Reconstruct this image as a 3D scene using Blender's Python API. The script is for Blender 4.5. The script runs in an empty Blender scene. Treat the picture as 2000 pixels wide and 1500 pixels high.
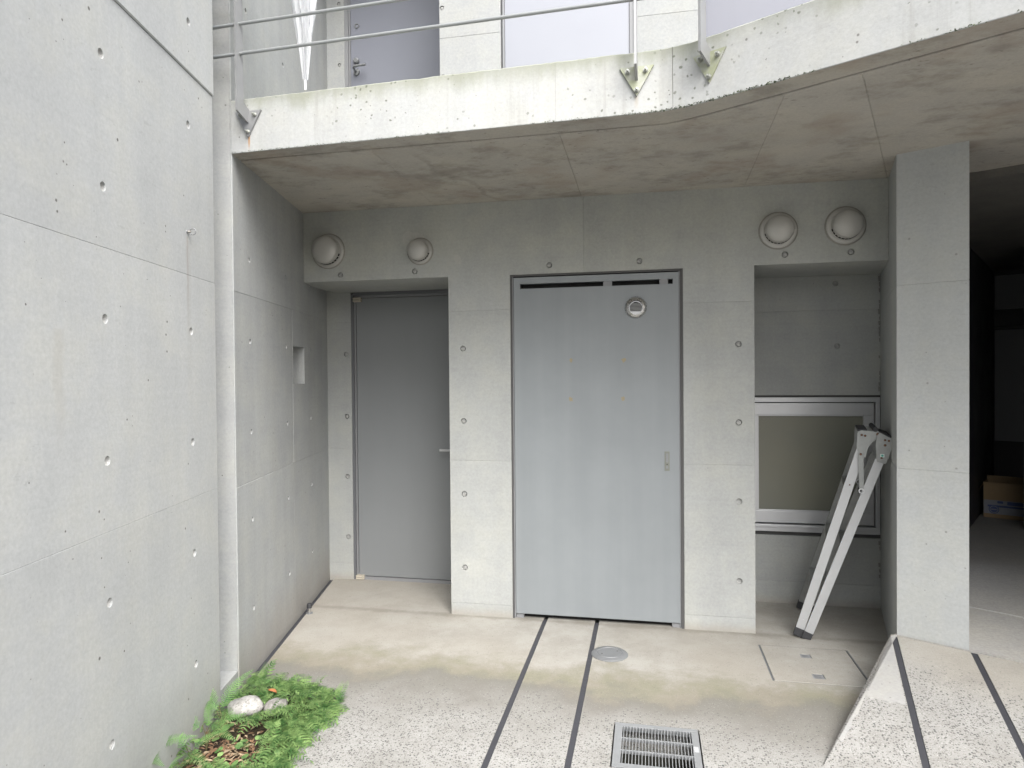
import bpy, bmesh, math, random
from mathutils import Vector, Matrix, noise as mnoise
from math import radians as rad, sin, cos, pi
random.seed(7)
SC = bpy.context.scene
COL = SC.collection
# ------------------------------------------------------------------ camera
cam = bpy.data.cameras.new('camera'); camo = bpy.data.objects.new('camera', cam); COL.objects.link(camo)
cam.sensor_width = 36; cam.lens = 1316.65 / 2000 * 36; cam.clip_start = .05; cam.clip_end = 800
right = Vector((0.98025, 0.19758, -0.00874)); fwd = Vector((-0.19757, 0.98020, -0.01323))
yaw, pit, rol = 0.198892960, -0.0132336070, -0.00848260460
Ra = Matrix(((cos(yaw), sin(yaw), 0), (-sin(yaw), cos(yaw), 0), (0, 0, 1)))
Rb = Matrix(((1, 0, 0), (0, cos(pit), sin(pit)), (0, -sin(pit), cos(pit))))
Rc = Matrix(((1, 0, 0), (0, 0, -1), (0, 1, 0)))
Rd = Matrix(((cos(rol), -sin(rol), 0), (sin(rol), cos(rol), 0), (0, 0, 1)))
M = Rd @ Rc @ Rb @ Ra
cm = Matrix((M[0], -Vector(M[1]), -Vector(M[2]))).transposed().to_4x4()
cm.translation = Vector((0, 0, 1.48)); camo.matrix_world = cm
SC.camera = camo
# ------------------------------------------------------------------ world, sun, exposure
SUN_EL, SUN_AZ = 49, 150      # overcast: the bright part of the sky is high, behind the camera
w = bpy.data.worlds.new('World'); SC.world = w; w.use_nodes = True
wn = w.node_tree.nodes; wl = w.node_tree.links
sky = wn.new('ShaderNodeTexSky'); sky.sky_type = 'NISHITA'; sky.sun_disc = False
sky.sun_elevation = rad(SUN_EL); sky.sun_rotation = rad(SUN_AZ); sky.dust_density = 6; sky.air_density = 1.0; sky.ozone_density = 1
hs = wn.new('ShaderNodeHueSaturation'); hs.inputs['Saturation'].default_value = .42
wl.new(sky.outputs[0], hs.inputs['Color']); wl.new(hs.outputs[0], wn['Background'].inputs[0])
wn['Background'].inputs[1].default_value = .125
sl = bpy.data.lights.new('sun', 'SUN'); sl.energy = 1.25; sl.angle = rad(48); sl.color = (.985, 1, 1)
so = bpy.data.objects.new('sun', sl); COL.objects.link(so)
sd = Vector((sin(rad(SUN_AZ)) * cos(rad(SUN_EL)), cos(rad(SUN_AZ)) * cos(rad(SUN_EL)), sin(rad(SUN_EL))))
so.rotation_euler = sd.to_track_quat('Z', 'Y').to_euler(); so.location = (0, -3, 9)
SC.view_settings.view_transform = 'Standard'; SC.view_settings.look = 'None'
SC.view_settings.exposure = 1.52; SC.view_settings.gamma = 1
SC.cycles.max_bounces = 7; SC.cycles.diffuse_bounces = 5; SC.cycles.glossy_bounces = 3; SC.cycles.transmission_bounces = 4; SC.cycles.transparent_max_bounces = 6
SC.cycles.caustics_reflective = False; SC.cycles.caustics_refractive = False

# ------------------------------------------------------------------ node helper
class NT:
    def __init__(s, name):
        s.m = bpy.data.materials.new(name); s.m.use_nodes = True
        s.t = s.m.node_tree; s.b = s.t.nodes['Principled BSDF']; s.out = s.t.nodes['Material Output']
        s.tc = s.t.nodes.new('ShaderNodeTexCoord'); s.P = s.tc.outputs['Object']
        s.xyz = None
    def set(s, **k):
        for a, v in k.items():
            i = s.b.inputs[a.replace('_', ' ')]
            if hasattr(v, 'is_linked'): s.t.links.new(v, i)
            else: i.default_value = v
        return s
    def inp(s, n, i, v):
        if v is None: return
        if hasattr(v, 'is_linked'): s.t.links.new(v, n.inputs[i])
        else:
            if n.inputs[i].type == 'RGBA' and not hasattr(v, '__len__'): v = (v, v, v, 1)
            elif n.inputs[i].type == 'RGBA' and len(v) == 3: v = (*v, 1)
            n.inputs[i].default_value = v
    def math(s, op, a, b=None, c=None, clamp=False):
        n = s.t.nodes.new('ShaderNodeMath'); n.operation = op; n.use_clamp = clamp
        s.inp(n, 0, a); s.inp(n, 1, b); s.inp(n, 2, c); return n.outputs[0]
    def mul(s, a, b): return s.math('MULTIPLY', a, b)
    def add(s, a, b): return s.math('ADD', a, b)
    def sub(s, a, b): return s.math('SUBTRACT', a, b)
    def ramp(s, v, a, b, c=0., d=1., smooth=True):
        n = s.t.nodes.new('ShaderNodeMapRange'); n.interpolation_type = 'SMOOTHSTEP' if smooth else 'LINEAR'
        for i, x in enumerate((v, a, b, c, d)): s.inp(n, i, x)
        return n.outputs[0]
    def mix(s, f, a, b, mode='MIX'):
        n = s.t.nodes.new('ShaderNodeMix'); n.data_type = 'RGBA'; n.blend_type = mode
        s.inp(n, 0, f); s.inp(n, 6, a); s.inp(n, 7, b); return n.outputs[2]
    def map(s, scale=(1, 1, 1), rot=(0, 0, 0), loc=(0, 0, 0)):
        n = s.t.nodes.new('ShaderNodeMapping'); s.inp(n, 0, s.P)
        n.inputs[1].default_value = loc; n.inputs[2].default_value = rot; n.inputs[3].default_value = scale; return n.outputs[0]
    def noise(s, scale, detail=3, rough=.55, vec=None, dist=0):
        n = s.t.nodes.new('ShaderNodeTexNoise'); s.inp(n, 'Vector', s.P if vec is None else vec)
        n.inputs['Scale'].default_value = scale; n.inputs['Detail'].default_value = detail
        n.inputs['Roughness'].default_value = rough; n.inputs['Distortion'].default_value = dist; return n.outputs[0]
    def voro(s, scale, vec=None, rnd=1.):
        n = s.t.nodes.new('ShaderNodeTexVoronoi'); s.inp(n, 'Vector', s.P if vec is None else vec)
        n.inputs['Scale'].default_value = scale; n.inputs['Randomness'].default_value = rnd; return n.outputs[0], n.outputs[1]
    def sep(s, v=None):
        n = s.t.nodes.new('ShaderNodeSeparateXYZ'); s.inp(n, 0, s.P if v is None else v); return n.outputs
    def sepc(s, v):
        n = s.t.nodes.new('ShaderNodeSeparateColor'); s.inp(n, 0, v); return n.outputs
    def dot(s, vec):
        n = s.t.nodes.new('ShaderNodeVectorMath'); n.operation = 'DOT_PRODUCT'; s.inp(n, 0, s.P); n.inputs[1].default_value = vec
        return n.outputs['Value']
    def distort(s, scale, amt):
        n = s.t.nodes.new('ShaderNodeTexNoise'); s.inp(n, 'Vector', s.P); n.inputs['Scale'].default_value = scale
        v = s.t.nodes.new('ShaderNodeVectorMath'); v.operation = 'MULTIPLY_ADD'
        s.t.links.new(n.outputs[1], v.inputs[0]); v.inputs[1].default_value = (amt,) * 3; s.t.links.new(s.P, v.inputs[2]); return v.outputs[0]
    def gray(s, base, f):       # base colour times a factor socket
        n = s.t.nodes.new('ShaderNodeVectorMath'); n.operation = 'SCALE'
        if hasattr(base, 'is_linked'): s.t.links.new(base, n.inputs[0])
        else: n.inputs[0].default_value = base[:3]
        s.inp(n, 'Scale', f); return n.outputs[0]
    def bump(s, h, strength=.3, dist=.01):
        n = s.t.nodes.new('ShaderNodeBump'); n.inputs['Strength'].default_value = strength; n.inputs['Distance'].default_value = dist
        s.t.links.new(h, n.inputs['Height']); s.t.links.new(n.outputs[0], s.b.inputs['Normal']); return s

def concrete(name, base, blotch=.16, streak=.10, pin=1., grain=.05, warm=0., extra=None, rough=.82, pinscale=30):
    t = NT(name)
    b = t.noise(.9, 4, .62); s_ = t.noise(1, 3, .6, t.map((7, 7, .3))); fi = t.noise(75, 2, .75)
    hz = t.noise(1, 2, .6, t.map((1.6, 1.6, 62))); mid = t.noise(4.2, 6, .72)
    f = t.add(1., t.mul(t.sub(b, .5), blotch * 3.4))
    if streak: f = t.mul(f, t.add(1., t.mul(t.sub(s_, .5), streak * 2.4)))
    f = t.mul(f, t.add(1., t.mul(t.sub(fi, .5), grain * 6)))
    f = t.mul(f, t.add(1., t.mul(t.sub(hz, .5), .075)))
    f = t.mul(f, t.add(1., t.mul(t.sub(mid, .5), blotch * 3.2)))
    oi = t.t.nodes.new('ShaderNodeObjectInfo'); f = t.mul(f, t.add(.965, t.mul(oi.outputs['Random'], .07)))
    col = t.gray(base, f)
    # slow hue drift between cool grey and slightly yellow cement
    col = t.mix(t.ramp(mid, .40, .66), col, t.mix(1., col, (1.01, 1.0, .965), 'MULTIPLY'))
    # scuffs: thin pale and dark marks in loose clusters
    sc = t.noise(1, 3, .7, t.map((14, 14, 34))); sm = t.mul(t.ramp(sc, .64, .70), t.ramp(b, .46, .58))
    col = t.mix(t.mul(sm, .16), col, (.18, .18, .17, 1))
    if pin:
        d, c = t.voro(pinscale); cs = t.sepc(c)
        size = t.mul(t.mul(t.mul(cs[0], cs[0]), .19), t.add(.30, t.ramp(mid, .42, .60)))
        hole = t.mul(t.ramp(d, size, t.mul(size, .45)), t.ramp(cs[1], .30, .32))
        d2, c2 = t.voro(6.5, t.map((1, 1, .75))); c2s = t.sepc(c2)
        big = t.mul(t.ramp(t.add(d2, t.mul(t.sub(fi, .5), .10)), .024, .013), t.ramp(c2s[0], .70, .72))
        allh = t.mul(t.math('MAXIMUM', hole, big), pin)
        col = t.mix(t.mul(allh, .80), col, (.06, .053, .046, 1))
    if extra: col = extra(t, col)
    t.set(Base_Color=col, Roughness=rough)
    t.bump(t.add(t.mul(fi, .2), t.mul(mid, .5)), .4, .006)
    t.b.inputs['Specular IOR Level'].default_value = .3
    return t.m

def simple(name, col, rough=.5, metal=0., var=.08, scale=12, bump=0., spec=.5, streak=0.):
    t = NT(name); n = t.noise(scale, 4, .6)
    f = t.add(1., t.mul(t.sub(n, .5), var * 2))
    if streak: f = t.mul(f, t.add(1., t.mul(t.sub(t.noise(1, 4, .6, t.map((9, 9, .35))), .5), streak * 2)))
    t.set(Base_Color=t.gray(col, f), Roughness=t.ramp(n, .2, .8, rough * .85, min(1, rough * 1.15)), Metallic=metal)
    t.b.inputs['Specular IOR Level'].default_value = spec
    if bump: t.bump(n, bump, .004)
    return t.m

def stain(t, col, x, y, axis, zt, zb, wid, colr, amt):
    """rust or water streak hanging below a fixing: narrow in x, from zt down to zb"""
    o = t.sep(); c = t.dot(axis)
    wob = t.mul(t.sub(t.noise(1, 2, .5, t.map((1, 1, 9))), .5), wid * 1.2)
    lat = t.ramp(t.math('ABSOLUTE', t.add(t.sub(c, x), wob)), wid, wid * .2)
    ver = t.mul(t.ramp(o[2], zb, zb + (zt - zb) * .7), t.ramp(o[2], zt + .004, zt))
    return t.mix(t.mul(t.mul(lat, ver), amt), col, colr)

DL = Vector((-.22043, .9754, 0)); NL = Vector((.9754, .22043, 0)); R0 = Vector((-2.17, 4.004, 0))

def leftwall_extra(t, col):
    e = R0 + DL * -1.6415
    col = stain(t, col, e.dot(DL), 0, tuple(DL), 2.045, 1.62, .012, (.24, .19, .15, 1), .30)
    col = stain(t, col, e.dot(DL) + .008, 0, tuple(DL), 2.03, 1.2, .03, (.30, .28, .25, 1), .16)
    col = stain(t, col, (R0 + DL * -2.45).dot(DL), 0, tuple(DL), 1.62, 1.2, .035, (.34, .315, .27, 1), .22)
    # splash-dirt near the bed
    o = t.sep(); n = t.noise(3, 4, .6)
    return t.mix(t.mul(t.ramp(t.add(o[2], t.mul(t.sub(n, .5), .35)), .42, -.05), .5), col, (.235, .225, .205, 1))
def retwall_extra(t, col):
    o = t.sep(); n = t.noise(3, 4, .6)
    col = t.mix(t.mul(t.ramp(t.add(o[2], t.mul(t.sub(n, .5), .3)), .36, -.02), .55), col, (.25, .225, .19, 1))
    return col
def slab_extra(t, col):
    o = t.sep()
    n = t.noise(1, 5, .65, t.map((9, 9, 2.0))); n2 = t.noise(1, 4, .6, t.map((22, 22, 1.1))); n3 = t.noise(1.6, 3)
    top = t.add(o[2], t.mul(t.sub(n, .5), .16))
    g = t.mul(t.ramp(top, 2.685, 2.79), t.ramp(n3, .28, .58))
    col = t.mix(t.mul(g, .62), col, (.20, .215, .145, 1))
    dk = t.mul(t.ramp(n2, .52, .74), t.ramp(n3, .34, .6))
    col = t.mix(t.mul(dk, .48), col, (.27, .27, .25, 1))
    d, c = t.voro(42, t.distort(60, .012)); cs = t.sepc(c)
    sp = t.mul(t.mul(t.ramp(d, .30, .15), t.ramp(cs[0], .62, .66)), t.ramp(t.noise(2.4, 3), .45, .60))
    col = t.mix(t.mul(sp, .75), col, (.09, .10, .07, 1))
    col = stain(t, col, -1.818, 0, (1, 0, 0), 2.61, 2.53, .008, (.36, .19, .07, 1), .85)
    col = stain(t, col, .1035, 0, (1, 0, 0), 2.79, 2.40, .0028, (.10, .10, .085, 1), .8)
    col = stain(t, col, -.370, 0, (1, 0, 0), 2.79, 2.40, .0022, (.24, .24, .22, 1), .5)
    col = stain(t, col, -.04, 0, (1, 0, 0), 2.60, 2.54, .012, (.36, .33, .28, 1), .6)
    return col
def soffit_extra(t, col):
    n = t.noise(1, 6, .7, t.map((3.6, 5.2, 1), rot=(0, 0, .5))); n2 = t.noise(1.1, 4, .6)
    d = t.noise(1, 5, .7, t.map((20, 46, 1), rot=(0, 0, .25)))
    col = t.mix(t.mul(t.ramp(n, .46, .70), .42), col, (.115, .100, .078, 1))
    col = t.mix(t.mul(t.mul(t.ramp(d, .60, .70), t.ramp(n2, .36, .56)), .6), col, (.06, .06, .052, 1))
    pk = t.noise(2.4, 3, .6, t.map((1, 1, 1), loc=(7, 2, 0)))
    col = t.mix(t.mul(t.ramp(pk, .50, .66), .35), col, (.285, .225, .175, 1))
    # the meandering water mark by the left panel
    o = t.sep(); wv = t.add(t.sub(o[0], t.mul(t.sub(o[1], 3.0), .28)), t.mul(t.sub(t.noise(3.2, 3), .5), .34))
    edge = t.mul(t.ramp(t.math('ABSOLUTE', t.add(wv, 1.12)), .035, .008), t.ramp(o[1], 2.95, 3.2))
    col = t.mix(t.mul(edge, .2), col, (.085, .075, .06, 1))
    return col
def facade_extra(t, col):
    o = t.sep()
    n = t.noise(2, 4, .6)
    col = t.mix(t.mul(t.ramp(t.add(o[2], t.mul(t.sub(n, .5), .3)), 1.95, 2.3), .35), col, t.mix(1., col, (.94, .92, .80), 'MULTIPLY'))
    base = t.add(o[2], t.mul(t.sub(t.noise(8, 4), .5), .05))
    col = t.mix(t.mul(t.ramp(base, .07, .0), .45), col, (.30, .265, .21, 1))
    return col

MAT = {}
MAT['wall'] = concrete('concrete_left', (.418, .431, .433), .07, .07, 1., extra=leftwall_extra)
MAT['ret'] = concrete('concrete_return', (.345, .357, .36), .10, .13, .5, extra=retwall_extra)
MAT['facade'] = concrete('concrete_facade', (.358, .37, .366), .11, .08, .6, extra=facade_extra)
MAT['upper'] = concrete('concrete_upper', (.325, .335, .338), .06, .06, 1., pinscale=18)
MAT['pillar'] = concrete('concrete_pillar', (.385, .40, .402), .075, .06, .5)
MAT['slab'] = concrete('concrete_slab', (.385, .395, .395), .06, .10, .8, extra=slab_extra)
MAT['soffit'] = concrete('concrete_soffit', (.41, .39, .355), .10, .0, .2, extra=soffit_extra)
MAT['rough'] = concrete('concrete_rough', (.31, .318, .318), .13, .12, .8, grain=.05)
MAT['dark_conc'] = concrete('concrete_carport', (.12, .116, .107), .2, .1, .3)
MAT['plug'] = concrete('mortar_plug', (.33, .335, .33), .25, .0, .0)
MAT['plugwhite'] = concrete('mortar_plug_pale', (.46, .46, .45), .3, .0, .0, grain=.2)
MAT['jointgrey'] = concrete('mortar_joint', (.22, .22, .21), .1, 0, 0)
MAT['ventseal'] = concrete('vent_mortar', (.25, .245, .225), .25, 0, 0)
MAT['patch'] = concrete('mortar_patch', (.385, .39, .372), .10, .05, .0)
MAT['doorlight'] = simple('paint_door_light', (.224, .243, .256), .42, .0, .09, 4, spec=.5, streak=.10)
MAT['doordark'] = simple('paint_door_grey', (.208, .219, .227), .45, .0, .05, 2, spec=.5, streak=.03)
MAT['framedark'] = simple('paint_frame_dark', (.12, .125, .135), .5, .0, .08)
MAT['framegrey'] = simple('paint_frame_grey', (.22, .225, .235), .5, .0, .08)
MAT['seal'] = simple('sealant_dark', (.075, .075, .075), .8, 0, .3, 40)
MAT['doorupper'] = simple('paint_upper_door', (.19, .20, .235), .42, .0, .04, 3)
MAT['doorupper2'] = simple('paint_upper_panel', (.28, .292, .33), .45, .0, .03, 3)
MAT['doorupper3'] = simple('paint_upper_violet', (.15, .157, .19), .45, .0, .06, 3, streak=.05)
MAT['black'] = simple('black_void', (.006, .006, .006), .9, 0, .1)
MAT['alu'] = simple('aluminium_white', (.56, .57, .585), .35, .35, .05, 30)
MAT['aluladder'] = simple('aluminium_ladder', (.47, .48, .49), .40, .30, .07, 25, streak=.04)
MAT['plate_shadealu'] = simple('galvanised_plate_shaded_alu', (.30, .31, .305), .45, .45, .25, 30)  # hinge plates and stays; also paints shade onto far ladder rails and steps
MAT['steel'] = simple('stainless', (.52, .52, .51), .28, .9, .08, 40)
MAT['steelmat'] = simple('stainless_matt', (.22, .228, .235), .42, .35, .10, 40)
MAT['rail'] = simple('galvanised_rail', (.31, .315, .32), .45, .45, .12, 20)
MAT['rod'] = simple('rod_steel', (.30, .315, .32), .35, .3, .1, 30)
MAT['bolt'] = simple('bolt_zinc', (.42, .43, .40), .35, .8, .3, 60)
MAT['rust'] = simple('rusty_rivet', (.15, .075, .045), .7, .3, .4, 80)
MAT['rubber'] = simple('rubber_foot', (.035, .036, .04), .7, 0, .3, 60)
MAT['vent'] = simple('vent_paint', (.40, .395, .375), .36, .1, .10, 9)
MAT['cream'] = simple('hinge_cover', (.46, .42, .35), .45, 0, .1)
MAT['strip'] = simple('joint_strip', (.045, .046, .054), .55, 0, .25, 30, bump=.3)
MAT['ring'] = simple('eyebolt', (.50, .47, .43), .4, .6, .25, 50)
MAT['label'] = simple('sticker', (.62, .72, .70), .5, 0, .1)
MAT['green_mark'] = simple('sticker_green', (.10, .42, .33), .5, 0, .1)
MAT['soil_leaf'] = simple('dry_leaf', (.22, .13, .075), .8, 0, .5, 30)
MAT['soil_leaf2'] = simple('dry_leaf_pale', (.38, .29, .19), .8, 0, .4, 30)
MAT['orange_leaf'] = simple('dry_leaf_orange', (.38, .15, .06), .7, 0, .3, 30)
MAT['yellow_chip'] = simple('exposed_primer', (.28, .24, .16), .7, 0, .3, 50)

def plate_moss():
    t = NT('plate_algae'); n = t.noise(18, 4, .6)
    t.set(Base_Color=t.mix(t.ramp(n, .35, .65), (.30, .32, .22, 1), (.36, .37, .33, 1)), Roughness=.55, Metallic=.2); return t.m
MAT['platemoss'] = plate_moss()

def glassmat():
    t = NT('frosted_wired_glass'); o = t.sep()
    v = t.math('SINE', t.mul(t.add(o[0], o[2]), 250)); v2 = t.math('SINE', t.mul(t.sub(o[0], o[2]), 250))
    wire = t.math('MAXIMUM', t.ramp(v, .90, .99), t.ramp(v2, .90, .99))
    n = t.noise(1.3, 3)
    c = t.mix(t.ramp(n, .35, .65), (.17, .175, .145, 1), (.20, .197, .15, 1))
    t.set(Base_Color=t.mix(t.mul(wire, .38), c, (.25, .25, .22, 1)), Roughness=.4)
    t.b.inputs['Specular IOR Level'].default_value = .5
    t.bump(t.add(t.noise(160, 2), t.mul(wire, .5)), .12, .002); return t.m
MAT['glass'] = glassmat()

def floor_mat(name, wash_vec, w0, w1, olive=True):
    t = NT(name); y = t.dot(wash_vec)
    big = t.noise(1.5, 3, .6); med = t.noise(4.5, 6, .72); fine = t.noise(160, 2, .7); lobes = t.noise(.8, 2)
    yy = t.add(y, t.add(t.mul(t.sub(big, .5), .75), t.mul(t.sub(med, .5), .55)))
    wash = t.ramp(yy, w0 - .05, w1)                    # 0 sheltered and smooth, 1 rain-washed with bare aggregate
    base = t.mix(t.ramp(med, .3, .7), (.285, .272, .243, 1), (.362, .352, .325, 1))
    base = t.mix(t.mul(t.ramp(lobes, .4, .65), .6), base, (.325, .302, .262, 1))
    if olive:
        band = t.mul(t.ramp(yy, w0 + .30, w0 + .0), t.ramp(yy, w1 - .22, w1 + .1))
        base = t.mix(t.mul(band, .88), base, t.mix(t.ramp(med, .4, .6), (.215, .208, .150, 1), (.225, .205, .162, 1)))
        dirt = t.mul(t.ramp(yy, w0 + .05, w0 - .15), t.ramp(yy, w1 - .30, w1 - .02))
        base = t.mix(t.mul(dirt, .8), base, (.165, .158, .146, 1))
    washed = t.mix(t.ramp(med, .3, .7), (.265, .260, .245, 1), (.345, .342, .33, 1))
    col = t.mix(wash, base, washed)
    dv = t.distort(120, .008)
    d, c = t.voro(112, dv); cs = t.sepc(c)
    d2, c2 = t.voro(190, dv); c2s = t.sepc(c2)
    amt = t.add(t.mul(wash, .80), .10)
    pick = t.ramp(cs[0], t.sub(1.0, t.mul(amt, .46)), t.sub(1.005, t.mul(amt, .46)))
    chip = t.mul(t.mul(t.ramp(d, .50, .38), pick), t.ramp(wash, -.4, .7))
    pick2 = t.ramp(c2s[0], .66, .67); chip2 = t.mul(t.mul(t.ramp(d2, .42, .32), pick2), t.add(.2, t.mul(wash, .7)))
    white = t.mul(t.mul(t.ramp(d2, .40, .3), t.ramp(c2s[1], .86, .87)), t.add(.25, t.mul(wash, .5)))
    col = t.mix(white, col, (0.475, 0.469, 0.462, 1))
    col = t.mix(chip2, col, t.mix(c2s[2], (0.079, 0.080, 0.077, 1), (0.198, 0.181, 0.154, 1)))
    col = t.mix(t.mul(chip, .85), col, t.mix(cs[1], (.055, .058, .058, 1), (.16, .155, .145, 1)))
    col = t.gray(col, t.add(.82, t.mul(fine, .36)))
    o = t.sep(); lip = t.mul(t.ramp(t.add(t.math('ABSOLUTE', t.sub(o[1], 3.995)), t.mul(t.sub(med, .5), .10)), .045, .0), .35)
    col = t.mix(lip, col, (.13, .115, .09, 1))
    t.set(Base_Color=col, Roughness=.72); t.b.inputs['Specular IOR Level'].default_value = .35
    h = t.add(t.mul(fine, .3), t.mul(t.add(d2, t.mul(d, .6)), t.add(.15, wash))); t.bump(h, .35, .003)
    return t.m
MAT['floor'] = floor_mat('washed_terrazzo', (0, 1, 0), 3.20, 2.62)
MAT['ramp'] = floor_mat('washed_terrazzo_ramp', (.487, .873, 0), 3.75, 3.25, olive=False)
MAT['carfloor'] = concrete('carport_floor', (.36, .352, .335), .07, 0, .2, grain=.1)
MAT['kerbwhite'] = concrete('white_mortar', (.36, .36, .355), .1, 0, .4)
MAT['hatch'] = floor_mat('hatch_mortar', (0, 1, 0), 2.2, 1.9, olive=False)

def soilmat():
    t = NT('garden_soil'); n = t.noise(35, 5, .7); n2 = t.noise(6, 3)
    c = t.mix(t.ramp(n, .35, .65), (.022, .013, .008, 1), (.075, .045, .028, 1)); t.set(Base_Color=t.mix(t.mul(t.ramp(n2, .5, .7), .4), c, (.05, .06, .025, 1)), Roughness=.95)
    t.bump(n, 1., .02); return t.m
MAT['soil'] = soilmat()
MAT['gratebar'] = simple('grate_steel', (.29, .30, .31), .42, .3, .15, 30)
MAT['lockgrey'] = simple('lock_plate_paint', (.19, .20, .175), .45, .2, .1)
MAT['pit'] = simple('pit_shade', (.03, .03, .022), .95, 0, .6, 40)  # near-black colour stands in for the shade inside the pit
def leafmat(name, a, b, scale=9, trans=.25):
    t = NT(name); n = t.noise(scale, 3); n2 = t.noise(70, 2)
    c = t.mix(t.ramp(t.add(n, t.mul(t.sub(n2, .5), .3)), .3, .7), a, b); t.set(Base_Color=c, Roughness=.5)
    t.b.inputs['Specular IOR Level'].default_value = .35
    tr = t.t.nodes.new('ShaderNodeBsdfTranslucent'); t.t.links.new(c, tr.inputs[0])
    mx = t.t.nodes.new('ShaderNodeMixShader'); mx.inputs[0].default_value = trans
    t.t.links.new(t.b.outputs[0], mx.inputs[1]); t.t.links.new(tr.outputs[0], mx.inputs[2]); t.t.links.new(mx.outputs[0], t.out.inputs[0]); return t.m
MAT['fern'] = leafmat('fern_leaf', (.075, .18, .055, 1), (.17, .31, .10, 1), 14)
MAT['cover'] = leafmat('ground_fern', (.055, .14, .04, 1), (.26, .385, .14, 1), 26)
MAT['moss'] = leafmat('edge_moss', (.02, .035, .012, 1), (.10, .13, .04, 1), 20, .05)
MAT['stem'] = simple('plant_stem', (.10, .09, .04), .7)
def stonemat(name, a, b):
    t = NT(name); n = t.noise(30, 5, .7); d, c = t.voro(150)
    col = t.mix(t.ramp(n, .35, .65), a, b); sp = t.ramp(t.sepc(c)[0], .8, .82)
    t.set(Base_Color=t.mix(t.mul(sp, .5), col, (.14, .13, .12, 1)), Roughness=.85); t.bump(n, .4, .006); return t.m
MAT['stone1'] = stonemat('granite_pale', (.27, .265, .25, 1), (.40, .39, .375, 1))
MAT['stone2'] = stonemat('granite_grey', (.22, .21, .195, 1), (.32, .305, .29, 1))
def plastic():
    t = NT('clear_plastic'); t.set(Base_Color=(.85, .87, .9, 1), Roughness=.15, Alpha=.72)
    t.b.inputs['Transmission Weight'].default_value = .35; t.b.inputs['Coat Weight'].default_value = .6
    t.bump(t.noise(1, 3, .6, t.map((60, 60, 9))), .9, .01); return t.m
MAT['plastic'] = plastic()
MAT['whiteplastic'] = simple('white_plastic', (.75, .76, .78), .35)
def boxmat():
    t = NT('cardboard'); n = t.noise(18, 3); t.set(Base_Color=t.gray((.27, .19, .105), t.add(.85, t.mul(n, .3))), Roughness=.85); return t.m
MAT['card'] = boxmat()
MAT['cardprint'] = simple('carton_print', (.25, .26, .29), .8, 0, .2, 20)
MAT['cardblue'] = simple('carton_print_blue', (.06, .085, .20), .8, 0, .3, 20)
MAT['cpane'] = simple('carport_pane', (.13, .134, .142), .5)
MAT['cwall'] = simple('carport_dark_wall', (.02, .02, .022), .6, 0, .2, 3)

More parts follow.
